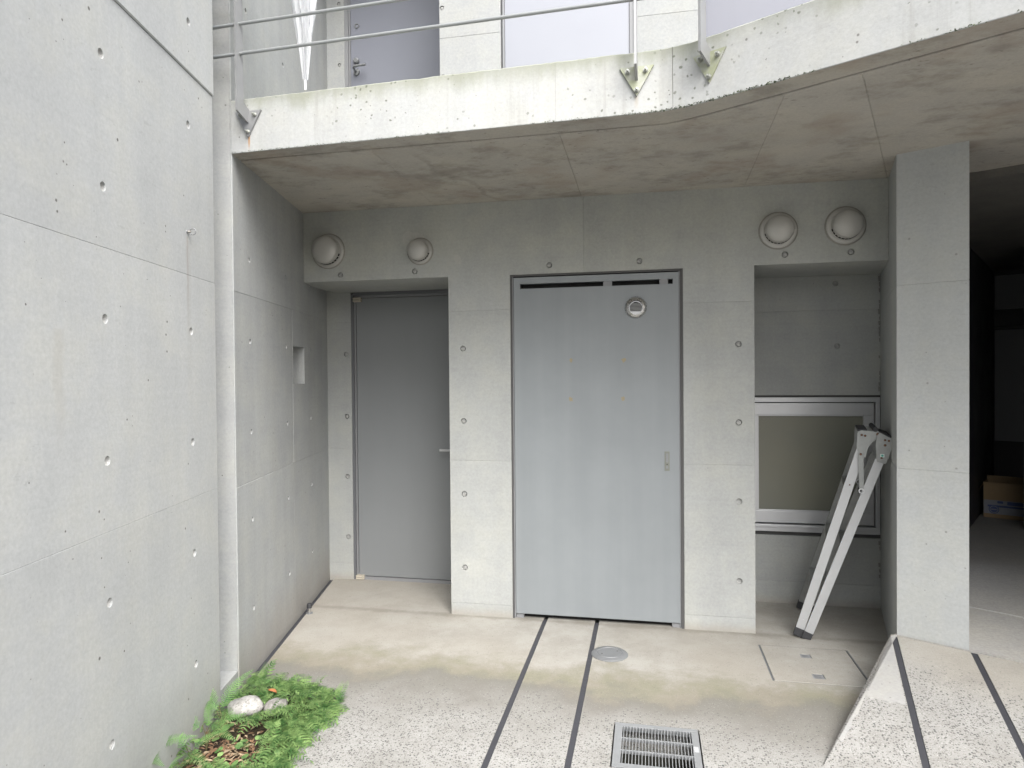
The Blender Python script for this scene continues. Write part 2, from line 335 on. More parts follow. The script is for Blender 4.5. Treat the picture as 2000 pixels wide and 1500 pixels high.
# ------------------------------------------------------------------ geometry helpers
def link(o, parent=None):
    COL.objects.link(o)
    if parent is not None:
        o.parent = parent; o.matrix_parent_inverse = world_inv(parent)
    return o
def world_mat(o):
    m = Matrix.Translation(o.location) @ o.rotation_euler.to_matrix().to_4x4()
    if o.parent: m = world_mat(o.parent) @ o.matrix_parent_inverse @ m
    return m
def world_inv(o): return world_mat(o).inverted()
def empty(name, loc, label=None, cat=None, group=None, parent=None):
    o = bpy.data.objects.new(name, None); o.location = loc; o.empty_display_size = .1; link(o, parent); tag(o, label, cat, group); return o
def tag(o, label=None, cat=None, group=None, kind=None):
    for k, v in (('label', label), ('category', cat), ('group', group), ('kind', kind)):
        if v: o[k] = v
    return o
class MB:
    """collects geometry in a bmesh, then links it as ONE mesh object"""
    def __init__(s): s.bm = bmesh.new()
    def poly(s, pts): return s.bm.faces.new([s.bm.verts.new(p) for p in pts])
    def prism(s, pts, off):
        """closed polygon pts (3D) swept by the vector off"""
        off = Vector(off); a = [s.bm.verts.new(Vector(p)) for p in pts]; b = [s.bm.verts.new(Vector(p) + off) for p in pts]
        n = len(a); s.bm.faces.new(a); s.bm.faces.new(b[::-1])
        for i in range(n): s.bm.faces.new((a[i], b[i], b[(i + 1) % n], a[(i + 1) % n]))
        return s
    def box(s, c, size, rot=None, bevel=0.):
        m = Matrix.Translation(c) @ ((rot or Matrix.Identity(3)).to_4x4()) @ Matrix.Diagonal((*size, 1))
        r = bmesh.ops.create_cube(s.bm, size=1, matrix=m)
        if bevel:
            vs = set(r['verts']); es = [e for e in s.bm.edges if e.verts[0] in vs and e.verts[1] in vs]
            bmesh.ops.bevel(s.bm, geom=es, offset=bevel, segments=2, affect='EDGES', profile=.6)
        return s
    def span(s, a, b, bevel=0.):
        a, b = Vector(a), Vector(b); return s.box((a + b) / 2, [abs(x) for x in (b - a)], None, bevel)
    def tube(s, pts, r, seg=12, caps=True):
        pts = [Vector(p) for p in pts]; rings = []
        rr = r if hasattr(r, '__len__') else [r] * len(pts)
        up = None
        for i, p in enumerate(pts):
            d = (pts[min(i + 1, len(pts) - 1)] - pts[max(i - 1, 0)]).normalized()
            if up is None: up = d.orthogonal().normalized()
            up = (up - d * up.dot(d)).normalized(); sd_ = d.cross(up)
            rings.append([s.bm.verts.new(p + (up * cos(2 * pi * k / seg) + sd_ * sin(2 * pi * k / seg)) * rr[i]) for k in range(seg)])
        for a, b in zip(rings, rings[1:]):
            for k in range(seg): s.bm.faces.new((a[k], a[(k + 1) % seg], b[(k + 1) % seg], b[k]))
        if caps: s.bm.faces.new(rings[0][::-1]); s.bm.faces.new(rings[-1])
        return s
    def lathe(s, o, ax, prof, seg=32, closed=True):
        """prof: list of (radius, height along ax)"""
        o, ax = Vector(o), Vector(ax).normalized(); u = ax.orthogonal().normalized(); v = ax.cross(u); rings = []
        for r, h in prof:
            if r < 1e-6: rings.append([s.bm.verts.new(o + ax * h)])
            else: rings.append([s.bm.verts.new(o + ax * h + (u * cos(2 * pi * k / seg) + v * sin(2 * pi * k / seg)) * r) for k in range(seg)])
        for a, b in zip(rings, rings[1:]):
            for k in range(seg):
                k2 = (k + 1) % seg
                f = [a[k % len(a)], a[k2 % len(a)], b[k2 % len(b)], b[k % len(b)]]
                f = list(dict.fromkeys(f))
                if len(f) > 2: s.bm.faces.new(f)
        return s
    def build(s, name, mat, parent=None, smooth=False, recalc=True, label=None):
        if recalc: bmesh.ops.recalc_face_normals(s.bm, faces=s.bm.faces[:])
        me = bpy.data.meshes.new(name); s.bm.to_mesh(me); s.bm.free()
        me.materials.append(MAT[mat] if isinstance(mat, str) else mat)
        if smooth:
            for p in me.polygons: p.use_smooth = True
            me.set_sharp_from_angle(angle=rad(35))
        o = bpy.data.objects.new(name, me); link(o, parent)
        if label: o['label'] = label
        return o

def offset_poly(pts, d):
    """inset a simple CCW polygon by d"""
    n = len(pts); res = []
    for i in range(n):
        p0, p1, p2 = Vector(pts[i - 1]), Vector(pts[i]), Vector(pts[(i + 1) % n])
        e1 = (p1 - p0).normalized(); e2 = (p2 - p1).normalized()
        n1 = Vector((-e1.y, e1.x)); n2 = Vector((-e2.y, e2.x))
        k = (n1 + n2); k = k / max(.2, k.dot(n1)) if k.length > 1e-6 else n1
        res.append(p1 + k * d)
    return res
def area2(p): return sum(p[i - 1][0] * p[i][1] - p[i][0] * p[i - 1][1] for i in range(len(p)))
def circle(u, v, r, n=20): return [(u + r * cos(2 * pi * k / n), v + r * sin(2 * pi * k / n)) for k in range(n)]

def panel(name, O, U, V, poly, mat, parent, thick=.2, bevel=.0025, holes=(), hole_depth=.014, label=None, edge_noise=0.):
    """a cast slab: outline poly in (u,v), front face towards U x V, small arris all round, sunk tie holes (u,v,r)
    or sunk openings given as (points, depth); plugs are separate children"""
    O, U, V = Vector(O), Vector(U).normalized(), Vector(V).normalized(); N = U.cross(V)
    if area2(poly) < 0: poly = poly[::-1]
    bm = bmesh.new()
    def P(q, d): return O + U * q[0] + V * q[1] + N * d
    inn = offset_poly(poly, bevel)
    fr = [bm.verts.new(P(q, 0)) for q in inn]; ou = [bm.verts.new(P(q, -bevel)) for q in poly]; ba = [bm.verts.new(P(q, -thick)) for q in poly]
    n = len(poly); loops = []
    for i in range(n):
        j = (i + 1) % n
        bm.faces.new((fr[i], ou[i], ou[j], fr[j])); bm.faces.new((ou[i], ba[i], ba[j], ou[j]))
    loops.append([bm.edges.get((fr[i], fr[(i + 1) % n])) for i in range(n)]); bl_ = [[bm.edges.get((ba[i], ba[(i + 1) % n])) for i in range(n)]]
    for h in holes:
        if len(h) == 3: pts, dep, cl = circle(*h), hole_depth, True
        else: pts, dep, cl = h[0], min(h[1], thick), h[1] < thick
        a = [bm.verts.new(P(q, 0)) for q in pts]; b = [bm.verts.new(P(q, -dep)) for q in pts]; m = len(a)
        for i in range(m): bm.faces.new((a[i], b[i], b[(i + 1) % m], a[(i + 1) % m]))
        if cl: bm.faces.new(b)
        else: bl_.append([bm.edges.get((b[i], b[(i + 1) % m])) for i in range(m)])
        loops.append([bm.edges.get((a[i], a[(i + 1) % m])) for i in range(m)])
    bmesh.ops.triangle_fill(bm, use_beauty=True, use_dissolve=False, edges=[e for l in loops for e in l], normal=N)
    if len(bl_) == 1: bm.faces.new(ba[::-1])
    else: bmesh.ops.triangle_fill(bm, use_beauty=True, use_dissolve=False, edges=[e for l in bl_ for e in l], normal=-N)
    bmesh.ops.recalc_face_normals(bm, faces=bm.faces[:])
    me = bpy.data.meshes.new(name); bm.to_mesh(me); bm.free(); me.materials.append(MAT[mat])
    o = bpy.data.objects.new(name, me); link(o, parent)
    if label: o['label'] = label
    return o
_plug = {}
def plug(parent, O, U, V, u, v, r, style='flush', mat='plug'):
    """mortar plug in a tie hole; style: flush (ring shows) or sunk (concave)"""
    O, U, V = Vector(O), Vector(U).normalized(), Vector(V).normalized(); N = U.cross(V)
    key = (style, mat, round(r, 4), round(N.x, 3))
    if key not in _plug:
        mb = MB()
        if style == 'flush': prof = [(0, -.001), (r * .30, -.001), (r * .40, -.004), (r * .66, -.004), (r * .72, -.0025), (r * .75, -.006), (r * .75, -.0135)]
        else: prof = [(0, -.0132), (r * .5, -.0128), (r * .82, -.010), (r * .95, -.006), (r * .95, -.0135)]
        mb.lathe((0, 0, 0), N, prof, 20)
        o = mb.build('tie_hole', mat, None, smooth=True); COL.objects.unlink(o); _plug[key] = o.data; bpy.data.objects.remove(o)
    o = bpy.data.objects.new('tie_hole', _plug[key]); o.location = O + U * u + V * v + N * (-.0005)
    return link(o, parent)

X_, Y_, Z_ = Vector((1, 0, 0)), Vector((0, 1, 0)), Vector((0, 0, 1))
YF, YB, ZC = 4.004, 4.573, 2.532          # facade plane, alcove back plane, soffit height
UW, VW = Vector((.873, -.487, 0)).normalized(), Vector((.487, .873, 0)).normalized()   # axes of the right wing
SD = Vector((.232, .973, 0)).normalized() # side face of the pillar
PA = Vector((1.187, 3.585, 0))            # pillar, left front corner

# ------------------------------------------------------------------ the setting
def sheet(name, pts, z, mat, thick=.12, holes=(), parent=None):
    return panel(name, (0, 0, z), X_, Y_, pts, mat, parent, thick, .001, holes)
ground = MB(); ground.span((-60, -60, -.62), (60, 60, -.5)); tag(ground.build('ground', 'dark_conc'), kind='structure')
# courtyard paving: three cast fields, dark joint strips between them
S1, S2, SWD = -.6155, -.306, .0125
floor_root = None
bed_edge = [(-1.845, 2.93), (-1.70, 2.90), (-1.55, 2.86), (-1.43, 2.80), (-1.40, 2.66), (-1.405, 2.5), (-1.37, 2.36), (-1.33, 2.2), (-1.30, 1.6), (-1.32, -5)]
gut = .035
def retx(y, off=0): return R0.x + (y - R0.y) * DL.x / DL.y + off
fA = [(S1 - SWD, -5), (S1 - SWD, 4.66), (retx(4.66, gut), 4.66), (retx(2.93, gut), 2.93)] + bed_edge
courtyard = sheet('courtyard_floor', fA, 0, 'floor'); tag(courtyard, kind='structure')
sheet('floor_field', [(S1 + SWD, -5), (S2 - SWD, -5), (S2 - SWD, 4.66), (S1 + SWD, 4.66)], 0, 'floor', parent=courtyard)
GX0, GX1, GY0, GY1 = -.143, .194, 2.548, 2.874            # drain grate
HX0, HX1, HY0, HY1 = .58, 1.032, 3.405, 3.845             # access hatch
rect = lambda x0, x1, y0, y1: [(x0, y0), (x1, y0), (x1, y1), (x0, y1)]
pil_x = lambda y, off=0: PA.x + (y - PA.y) * SD.x / SD.y + off
fC = [(S2 + SWD, -5), (3.2, -5), (3.2, .9), (.667, 2.735), (PA.x - .03, PA.y + .02), (pil_x(4.66, -.022), 4.66), (S2 + SWD, 4.66)]
fC = [(S2 + SWD, -5), (6, -5), (6, 4.66), (S2 + SWD, 4.66)]
sheet('floor_field', fC, 0, 'floor', thick=.12, holes=[(rect(GX0 - .006, GX1 + .006, GY0 - .006, GY1 + .006), .5), (rect(HX0, HX1, HY0, HY1), .05)], parent=courtyard)
for sx in (S1, S2):
    mb = MB(); mb.span((sx - SWD + .001, -5, -.05), (sx + SWD - .001, 4.02, -.0015)); mb.build('joint_strip', 'strip', courtyard)
mb = MB(); mb.prism([R0 + DL * -1.20 + NL * .001 + Z_ * -.10, R0 + DL * .62 + NL * .001 + Z_ * -.10, R0 + DL * .62 + NL * .038 + Z_ * -.10, R0 + DL * -1.20 + NL * .038 + Z_ * -.10], (0, 0, .085)); mb.build('wall_gutter', 'strip', courtyard)
# pit under the grate
mb = MB(); mb.span((GX0 - .05, GY0 - .05, -.52), (GX1 + .05, GY1 + .05, -.30))
for a, b in (((GX0 - .05, GY0 - .05), (GX0 - .006, GY1 + .05)), ((GX1 + .006, GY0 - .05), (GX1 + .05, GY1 + .05)), ((GX0 - .006, GY0 - .05), (GX1 + .006, GY0 - .006)), ((GX0 - .006, GY1 + .006), (GX1 + .006, GY1 + .05))):
    mb.span((*a, -.30), (*b, -.121))
mb.build('drain_pit', 'pit', courtyard)
# ramp up to the carport, with its own joint strips
G_R = .186
def rampz(p): return .195 + G_R * ((p[0] - PA.x) * VW.x + (p[1] - PA.y) * VW.y)
def ramp_piece(name, pts, mat, dz=0, parent=None, thick=.45):
    mb = MB(); top = [Vector((p[0], p[1], rampz(p) + dz)) for p in pts]
    if area2(pts) < 0: top = top[::-1]
    a = [mb.bm.verts.new(v) for v in top]; b = [mb.bm.verts.new((v.x, v.y, v.z - thick)) for v in top]
    mb.bm.faces.new(a); mb.bm.faces.new(b[::-1]); n = len(a)
    for i in range(n): mb.bm.faces.new((a[i], b[i], b[(i + 1) % n], a[(i + 1) % n]))
    return mb.build(name, mat, parent)
def V2(p): return Vector((p[0], p[1]))
KA, KE = V2((1.183, 3.583)), V2((.62, 2.665))           # kerb edge, from the pillar down to the flush end
s3a, s3b = V2((1.163, 3.538)), V2((.99, 2.692)); s4a, s4b = V2((1.464, 3.474)), V2((1.346, 2.777))
s3a = s3b + (s3a - s3b) * 1.03; s4a = s4b + (s4a - s4b) * 1.0
def ext(a, b, nd):                                        # walk the strip line to ramp depth nd
    d = (b - a); k = (nd - ((a.x - PA.x) * VW.x + (a.y - PA.y) * VW.y)) / (d.x * VW.x + d.y * VW.y); return a + d * k
NDE = -1.16
lat = Vector((UW.x, UW.y)); h = .014
e3, e4 = ext(s3a, s3b, NDE), ext(s4a, s4b, NDE); t3, t4 = ext(s3a, s3b, -.012), ext(s4a, s4b, -.012)
kE = ext(KA, KE, NDE)
far = V2(PA) + lat * 4
A_ = V2(PA) - lat * .004
ramp = ramp_piece('entrance_ramp', [A_, kE, e3 - lat * h, t3 - lat * h], 'ramp'); tag(ramp, kind='structure')
ramp_piece('ramp_field', [t3 + lat * h, e3 + lat * h, e4 - lat * h, t4 - lat * h], 'ramp', 0, ramp)
fr_ = ext(far, far - V2(VW) * 1, NDE)
ramp_piece('ramp_field', [t4 + lat * h, e4 + lat * h, fr_, far], 'ramp', 0, ramp)
for a, b in ((t3, e3), (t4, e4)): ramp_piece('joint_strip', [a - lat * (h - .001), b - lat * (h - .001), b + lat * (h - .001), a + lat * (h - .001)], 'strip', -.003, ramp, .2)
# white mortar along the kerb and in the corner by the pillar
kd = (KE - KA); q1, q2 = KA + kd * .02, KA + kd * .62
w1, w2 = V2((.903, 3.101)), V2((1.044, 3.046))
random.seed(3)
outl = [KA + kd * .0 + lat * .004]
for i in range(24): outl.append(KA + kd * (.03 + .78 * i / 23) + lat * .003)
for i in range(10): outl.append(KA + kd * (.82 - .24 * i / 9) + lat * (.012 + .012 * random.random()))
for i in range(10): outl.append(w1 + (w2 - w1) * (i / 9) + V2((0, random.uniform(-.008, .008))))
outl.append(t3 - lat * (h + .002) + V2((-.004, -.02)))
ramp_piece('mortar_patch', outl, 'kerbwhite', .003, ramp, .05)
# carport floor
c0 = V2(PA) - lat * .01
cf = MB(); cpts = [c0, c0 + lat * 6, c0 + lat * 6 + V2(VW) * 7, c0 + V2(VW) * 7 - lat * .3]
cf.prism([(p.x, p.y, .195) for p in cpts], (0, 0, -.4)); cfo = cf.build('carport_floor', 'carfloor'); tag(cfo, kind='structure')
jl0, jl1 = V2((1.709, 4.074)), V2((1.91, 3.943)); jd = (jl1 - jl0).normalized()
mb = MB(); q = [jl0 - jd * .13, jl0 + jd * 3, jl0 + jd * 3 + V2((.004, .007)), jl0 - jd * .13 + V2((.004, .007))]
mb.prism([(p.x, p.y, .199) for p in q], (0, 0, -.02)); mb.build('floor_joint', 'kerbwhite', cfo)
# planting bed
def soil():
    mb = MB(); n = 60; xs = [(-2.1 + .85 * i / n) for i in range(n + 1)]; ys = [-.2 + 3.2 * j / 90 for j in range(91)]; g = {}
    for i, x in enumerate(xs):
        for j, y in enumerate(ys):
            z = -.035 + .02 * mnoise.noise((x * 7, y * 7, 1)) + .012 * mnoise.noise((x * 30, y * 30, 2))
            g[i, j] = mb.bm.verts.new((x, y, z))
    for i in range(n):
        for j in range(90): mb.bm.faces.new((g[i, j], g[i + 1, j], g[i + 1, j + 1], g[i, j + 1]))
    o = mb.build('garden_soil', 'soil', smooth=True); tag(o, kind='structure')
soil()

# ------------------------------------------------------------------ left wall (same plane as the return wall, ends short of it)
lw = empty('concrete_wall', R0 + DL * -3.5, 'long grey board-marked concrete wall with sunk tie holes beside the fern bed', 'wall')
SE = -1.381
zs = [-.4, .992, 1.894, 2.712]
hz_rows = {0: [.312, .767], 1: [1.219, 1.669], 2: [2.086, 2.503]}
cols = [-1.618, -2.22, -2.82, -3.42, -4.02]
for i in range(3):
    for (sa, sb) in ((-3.12, SE), (-4.92, -3.12), (-6.72, -4.92)):
        off = -.0004 * ((i * 3 + int(sa * 10)) % 3)
        cs = [c for c in cols if sa < c < sb]
        hs_ = [(s_, z_, .0158) for s_ in cs for z_ in hz_rows[i] if not (i == 2 and s_ == -1.618 and z_ == 2.086)]
        po = panel('panel', R0 + NL * off, DL, Z_, rect(sa, sb, zs[i], zs[i + 1]), 'wall', lw, .22, .0014, hs_, hole_depth=.02)
        # U x V must look along NL
        for (a, b, r) in hs_: plug(po, R0 + NL * off, DL, Z_, a, b, r, 'sunk', 'plugwhite')
po = panel('panel', R0 + NL * .006, DL, Z_, rect(-6.72, SE + .002, 2.7135, 5.4), 'wall', lw, .226, .004, [(c, z_, .0158) for c in cols for z_ in (2.915, 3.36)])
for c in cols:
    for z_ in (2.915, 3.36): plug(po, R0 + NL * .006, DL, Z_, c, z_, .0158, 'sunk', 'plugwhite')
# sunken plinth at the foot of the slot between the two walls
mb = MB(); q0, q1 = R0 + DL * (SE - .02), R0 + DL * -1.165
mb.prism([q0 - NL * .004, q1 - NL * .004, q1 - NL * .3, q0 - NL * .3], (0, 0, .086)); mb.prism([q0 - NL * .004 + Z_ * -.4, q1 - NL * .004 + Z_ * -.4, q1 - NL * .3 + Z_ * -.4, q0 - NL * .3 + Z_ * -.4], (0, 0, .3999))
mb.build('plinth', 'rough', lw)
# eye bolt with a ring
eb = empty('eye_bolt', R0 + DL * -1.6415 + Z_ * 2.067, 'small metal eye bolt with rust streak screwed into the left concrete wall', 'eye bolt')
E0 = R0 + DL * -1.6415 + Z_ * 2.067
MB().lathe(E0, NL, [(0, .003), (.007, .003), (.008, .001), (.008, -.002)], 16).build('base', 'steelmat', eb, True)
MB().tube([E0, E0 + NL * .014], .0035, 10).build('shank', 'ring', eb, True)
rc = E0 + NL * .020 + DL * .004
MB().tube([rc + (NL * cos(a) + Z_ * sin(a)) * .0122 for a in [2 * pi * k / 24 for k in range(25)]], .0024, 10, False).build('ring', 'steelmat', eb, True)

# ------------------------------------------------------------------ the concrete building
bld = empty('concrete_building', (-.3, 4.3, 0), 'grey exposed concrete building with recessed doorways under a cranked balcony slab', 'building')
# return wall
rows = [(-.1, .957, [.316, .765]), (.957, 1.889, [1.207, 1.66]), (1.889, ZC + .25, [2.068])]
SR = -1.168
for zi, (z0, z1, hz_) in enumerate(rows):
    for (sa, sb, cs) in ((SR, -.262, (-.963, -.376)), (-.262, .70, (.13,))):
        hs_ = [(c, z_, .0135) for c in cs for z_ in hz_]
        op = list(hs_)
        if zi == 1 and sa > -.3: op.append((rect(-.252, -.012, 1.436, 1.669), .085))
        off = -.0005 * ((zi + (sa > -.3)) % 2)
        po = panel('panel', R0 + NL * off, DL, Z_, rect(sa, sb, z0, z1), 'ret', bld, .22, .0018, op)
        for (a, b, r) in hs_: plug(po, R0 + NL * off, DL, Z_, a, b, r, 'sunk', 'plugwhite')
po = panel('panel', R0 - NL * .0006, DL, Z_, rect(SR, .9, ZC + .25, 5.4), 'ret', bld, .22, .003, [(c, z_, .0135) for c in (-.963, -.376) for z_ in (2.86, 3.31, 3.76)])
for c in (-.963, -.376):
    for z_ in (2.86, 3.31, 3.76): plug(po, R0, DL, Z_, c, z_, .0135, 'sunk', 'plugwhite')
# rough skin on the end face of the return wall, in the slot
mb = MB(); q = R0 + DL * (SR - .004)
mb.prism([q - NL * .006, q - NL * .215, q - NL * .215 + DL * .003, q - NL * .006 + DL * .003], (0, 0, 5.39)); mb.build('wall_end', 'rough', bld)

# facade panels, front face to -Y
def fpanel(poly, holes=(), mat='facade', y=YF, thick=.57, off=0., plugs=True, style='flush', bevel=.002):
    O = Vector((0, y + off, 0))
    po = panel('panel', O, X_, Z_, poly, mat, bld, thick, bevel, holes)
    if plugs:
        for hh in holes:
            if len(hh) == 3: plug(po, O, X_, Z_, *hh, style)
    return po
PH = .0178
D0, D1, ZD = -.8145, .2005, 2.086
P1a, P1b, P2a, P2b = -1.2035, D0, D1, .592
ZL = 2.088
XR = pil_x(YF) + .02
fpanel([(-2.23, ZC + .2), (-2.23, ZL), (P1a, ZL), (P1a, 1.876), (P1b, 1.876), (P1b, ZD), (-.367, ZD), (-.367, ZC + .2)], [(-1.916, 2.127, PH), (-1.419, 2.131, PH), (-.573, 2.135, PH)])
fpanel([(-.367, ZD), (D1, ZD), (D1, 1.886), (P2b, 1.886), (P2b, ZL), (XR + .1, ZL), (XR + .1, ZC + .2), (-.367, ZC + .2)], [(-.044, 2.137, PH), (.755, 2.141, PH), (1.097, 2.14, PH)], off=.0006)
for (xa, xb, c, zz) in ((P1a, P1b, -1.112, (.075, .956, 1.876)), (P2a, P2b, .505, (.085, .957, 1.886))):
    fpanel(rect(xa, xb, zz[1], zz[2]), [(c, 1.645, PH), (c, 1.2, PH)], off=.0008)
    fpanel(rect(xa, xb, zz[0], zz[1]), [(c, .75, PH), (c, .295, PH)], off=.0002, style='sunk' if xa > 0 else 'flush')
    fpanel(rect(xa, xb, -.05, zz[0]), [], off=.0012)
# left alcove, wall beside the door
for (z0, z1, hz_) in ((1.874, ZL + .05, ()), (.957, 1.874, (1.641, 1.19)), (.11, .957, (.75, .31)), (-.05, .11, ())):
    fpanel(rect(-2.45, -2.112, z0, z1), [(-2.15, z_, PH) for z_ in hz_], y=YB, thick=.1)
# right alcove back wall round the window
WX0, WX1, WZ0, WZ1 = .60, 1.424, .436, 1.335
XA1 = pil_x(YB) + .06
fpanel(rect(.55, XA1, 1.873, ZL + .05), [(1.162, 2.04, PH)], y=YB, thick=.1, style='sunk')
fpanel(rect(.55, XA1, WZ1, 1.873), [(1.171, 1.645, PH)], y=YB, thick=.1, style='sunk', off=.0006)
fpanel(rect(WX1, XA1, .14, WZ1), [], y=YB, thick=.1)
fpanel(rect(.55, WX1, .14, WZ0), [], y=YB, thick=.1, off=.0004)
fpanel(rect(.55, XA1, -.05, .14), [], y=YB - .004, thick=.1)
mb = MB(); mb.span((-2.9, 4.70, -.1), (1.62, 4.9, 5.3)); mb.build('core_wall', 'dark_conc', bld)
random.seed(31)
def joint(pts_a, pts_b, n, wid, nm='corner_joint', mat='jointgrey'):
    mb = MB(); a, b = Vector(pts_a), Vector(pts_b); d = (b - a).normalized(); sd_ = Vector(wid)
    for k in range(n):
        if random.random() < .25: continue
        p = a + (b - a) * (k / n); q = a + (b - a) * ((k + random.uniform(.5, 1.1)) / n); w_ = sd_ * random.uniform(.4, 1.2)
        mb.prism([p, q, q + w_, p + w_ * .8], Vector((0, -.003, 0)) if abs(d.z) > .5 else Vector((0, 0, -.003)))
    mb.build(nm, mat, bld)['kind'] = 'stuff'
joint((pil_x(YB) - .004, YB - .001, .02), (pil_x(YB) - .004, YB - .001, 2.08), 60, (-.010, 0, 0))
joint((pil_x(YF) - .003, YF - .001, 2.09), (pil_x(YF) - .003, YF - .001, 2.53), 14, (-.008, 0, 0), mat='patch')
joint((R0.x + .002, YF - .001, 2.09), (R0.x + .002, YF - .001, 2.53), 16, (.008, 0, 0), mat='patch')
joint((-2.1, YF - .001, ZC - .001), (1.25, YF - .001, ZC - .001), 70, (0, -.007, 0), 'ceiling_joint', 'patch')
# mortar patch over the second vent, chipped plug scar
mb = MB(); random.seed(11)
pts = []
for k in range(26):
    a = 2 * pi * k / 26; r = .068 * (1 + .16 * sin(3 * a + .5) + .06 * random.uniform(-1, 1)); pts.append((-1.43 + r * cos(a), YF - .0025, 2.318 + r * .95 * sin(a)))
mb.prism(pts, (0, .02, 0)); mb.build('mortar_patch', 'patch', bld)
mb = MB(); pts = []
for k in range(18):
    a = 2 * pi * k / 18; pts.append((-1.139 + .022 * cos(a) - .01 * sin(a), YF - .002, 2.192 + .036 * sin(a) * (1 + .2 * cos(2 * a))))
mb.prism(pts, (0, .02, 0)); mb.build('mortar_patch', 'patch', bld)

# pillar (end of the carport wall), three lifts
pw = Vector((1.444, 3.4425, 0)) - PA
def pil_ring(z, ins):
    a = [PA + SD * 0, PA + pw, PA + pw + SD * 1.15, PA + SD * 1.15]
    pts = offset_poly([(p.x, p.y) for p in a], ins); return [Vector((p[0], p[1], z)) for p in pts]
for z0, z1 in ((-.1, 1.01), (1.01, 1.898), (1.898, ZC + .1)):
    mb = MB(); rr = [pil_ring(z0, .002), pil_ring(z0 + .002, 0), pil_ring(z1 - .002, 0), pil_ring(z1, .002)]
    vs = [[mb.bm.verts.new(p) for p in r] for r in rr]
    for a, b in zip(vs, vs[1:]):
        for k in range(4): mb.bm.faces.new((a[k], a[(k + 1) % 4], b[(k + 1) % 4], b[k]))
    mb.bm.faces.new(vs[0][::-1]); mb.bm.faces.new(vs[-1])
    mb.build('pillar', 'pillar', bld)

# ------------------------------------------------------------------ balcony slab
Z0, Z1 = ZC, 2.783
def smooth_corner(a, b, c, d, n=7):
    """quadratic bend from a to c around b"""
    return [(1 - t) ** 2 * a + 2 * t * (1 - t) * b + t * t * c for t in [i / n for i in range(n + 1)]]
LA = V2((-1.912, 2.863)); LB = V2((.06, 2.7835)); LC = V2((.14, 2.7795)); LD = V2((.30, 2.685)); LE = LD + lat * 4.2
edge = [LA] + smooth_corner(LB, LC + (LD - LC) * .12, LD, None, 8) + [LE]
ge = [V2((-1.96, 2.955)), V2((-.377, 2.93))] + smooth_corner(V2((.07, 2.92)), V2((.15, 2.905)), V2((.33, 2.80)), None, 6) + [V2((.33, 2.80)) + lat * 4.2]
gi = [p + V2((.006, .021)) for p in ge]
back = 4.05
balc = empty('balcony', (0, 3.2, Z0), parent=bld)
# outer band with fascia
def zsheet(poly, z0, z1, mat, name, parent, bevel=.0):
    mb = MB(); pts = [Vector((p[0], p[1], z0)) for p in (poly if area2(poly) > 0 else poly[::-1])]
    mb.prism(pts, (0, 0, z1 - z0)); return mb.build(name, mat, parent)
band = edge + ge[::-1]
# fascia subdivided along its length so the arris can be uneven
def fascia():
    mb = MB(); pts = []
    for a, b in zip(edge, edge[1:]):
        L = (b - a).length; n = max(1, int(L / .012)) if (a + b).x / 2 < 1.5 else 4
        pts += [a + (b - a) * (k / n) for k in range(n)]
    pts.append(edge[-1]); rows_ = []
    for i, p in enumerate(pts):
        d = (pts[min(i + 1, len(pts) - 1)] - pts[max(i - 1, 0)]).normalized(); nrm = V2((d.y, -d.x))
        s_ = i * .012
        w1 = mnoise.noise((s_ * 25, 0, 3)); w2 = mnoise.noise((s_ * 9, 4, 3)); w3 = mnoise.noise((s_ * 22, 9, 3))
        zb = Z0 + .0015 + .004 * max(0, w1 + .3 * w3) + .006 * max(0, w2 - .25)
        zt = Z1 - .003 * abs(w3) - .004 * max(0, w2)
        sl_ = [V2(p) - nrm * .006, V2(p) - nrm * (.0012 + .0022 * abs(w1)), p, p, V2(p) - nrm * (.006 + .003 * abs(w3)), V2(p) - nrm * .16]
        zz = [Z0 + .0004, Z0 + .0002, zb + .0006, zt - .006, zt, Z1]
        rows_.append([mb.bm.verts.new((q.x, q.y, z)) for q, z in zip(sl_, zz)])
    for a, b in zip(rows_, rows_[1:]):
        for k in range(5): mb.bm.faces.new((a[k], b[k], b[k + 1], a[k + 1]))
    return mb.build('fascia', 'slab', balc, recalc=True)
fascia()
inner = []
def inset_edge(dist):
    res = []
    for i, p in enumerate(edge):
        d = (edge[min(i + 1, len(edge) - 1)] - edge[max(i - 1, 0)]).normalized(); res.append(p - V2((d.y, -d.x)) * dist)
    return res
zsheet(inset_edge(.0045) + ge[::-1], Z0, Z0 + .12, 'soffit', 'soffit_band', balc)
zsheet(ge + gi[::-1], Z0 + .022, Z0 + .12, 'dark_conc', 'drip_groove', balc)
zsheet(inset_edge(.158) + [V2((4.0, 6.0)), V2((-2.45, 6.0))], Z0 + .13, Z1 - .002, 'slab', 'balcony_floor', balc)
# soffit panels behind the groove, seams as found; cut along seam lines
def gpt(x):
    for a, b in zip(gi, gi[1:]):
        if a.x <= x <= b.x: return a + (b - a) * ((x - a.x) / (b.x - a.x))
def gsub(xa, xb): return [gpt(xa)] + [p for p in gi if xa < p.x < xb] + [gpt(xb)]
cutA = [(-1.255, None), (-1.286, back)]
bl = lambda p: V2(p)
sx = [(-1.258, -1.287), (-.3715, -.379), (.513, .538)]
prev_t, prev_b = gi[0].x + .0, None
left_b = bl((retx(back, -.03), back)); left_t = V2((retx(gi[0].y, -.03), gi[0].y + .001))
def soff(poly): return panel('soffit_panel', (0, 0, ZC), X_, -Y_, [(p[0], -p[1]) for p in poly], 'soffit', balc, .12, .003)
tx = [gi[0].x + .001] + [a for a, b in sx] + [.748]
bx = [left_b.x] + [b for a, b in sx] + [1.30]
for i in range(len(tx) - 1):
    soff(gsub(tx[i], tx[i + 1]) + [V2((bx[i + 1], back)), V2((bx[i], back))])
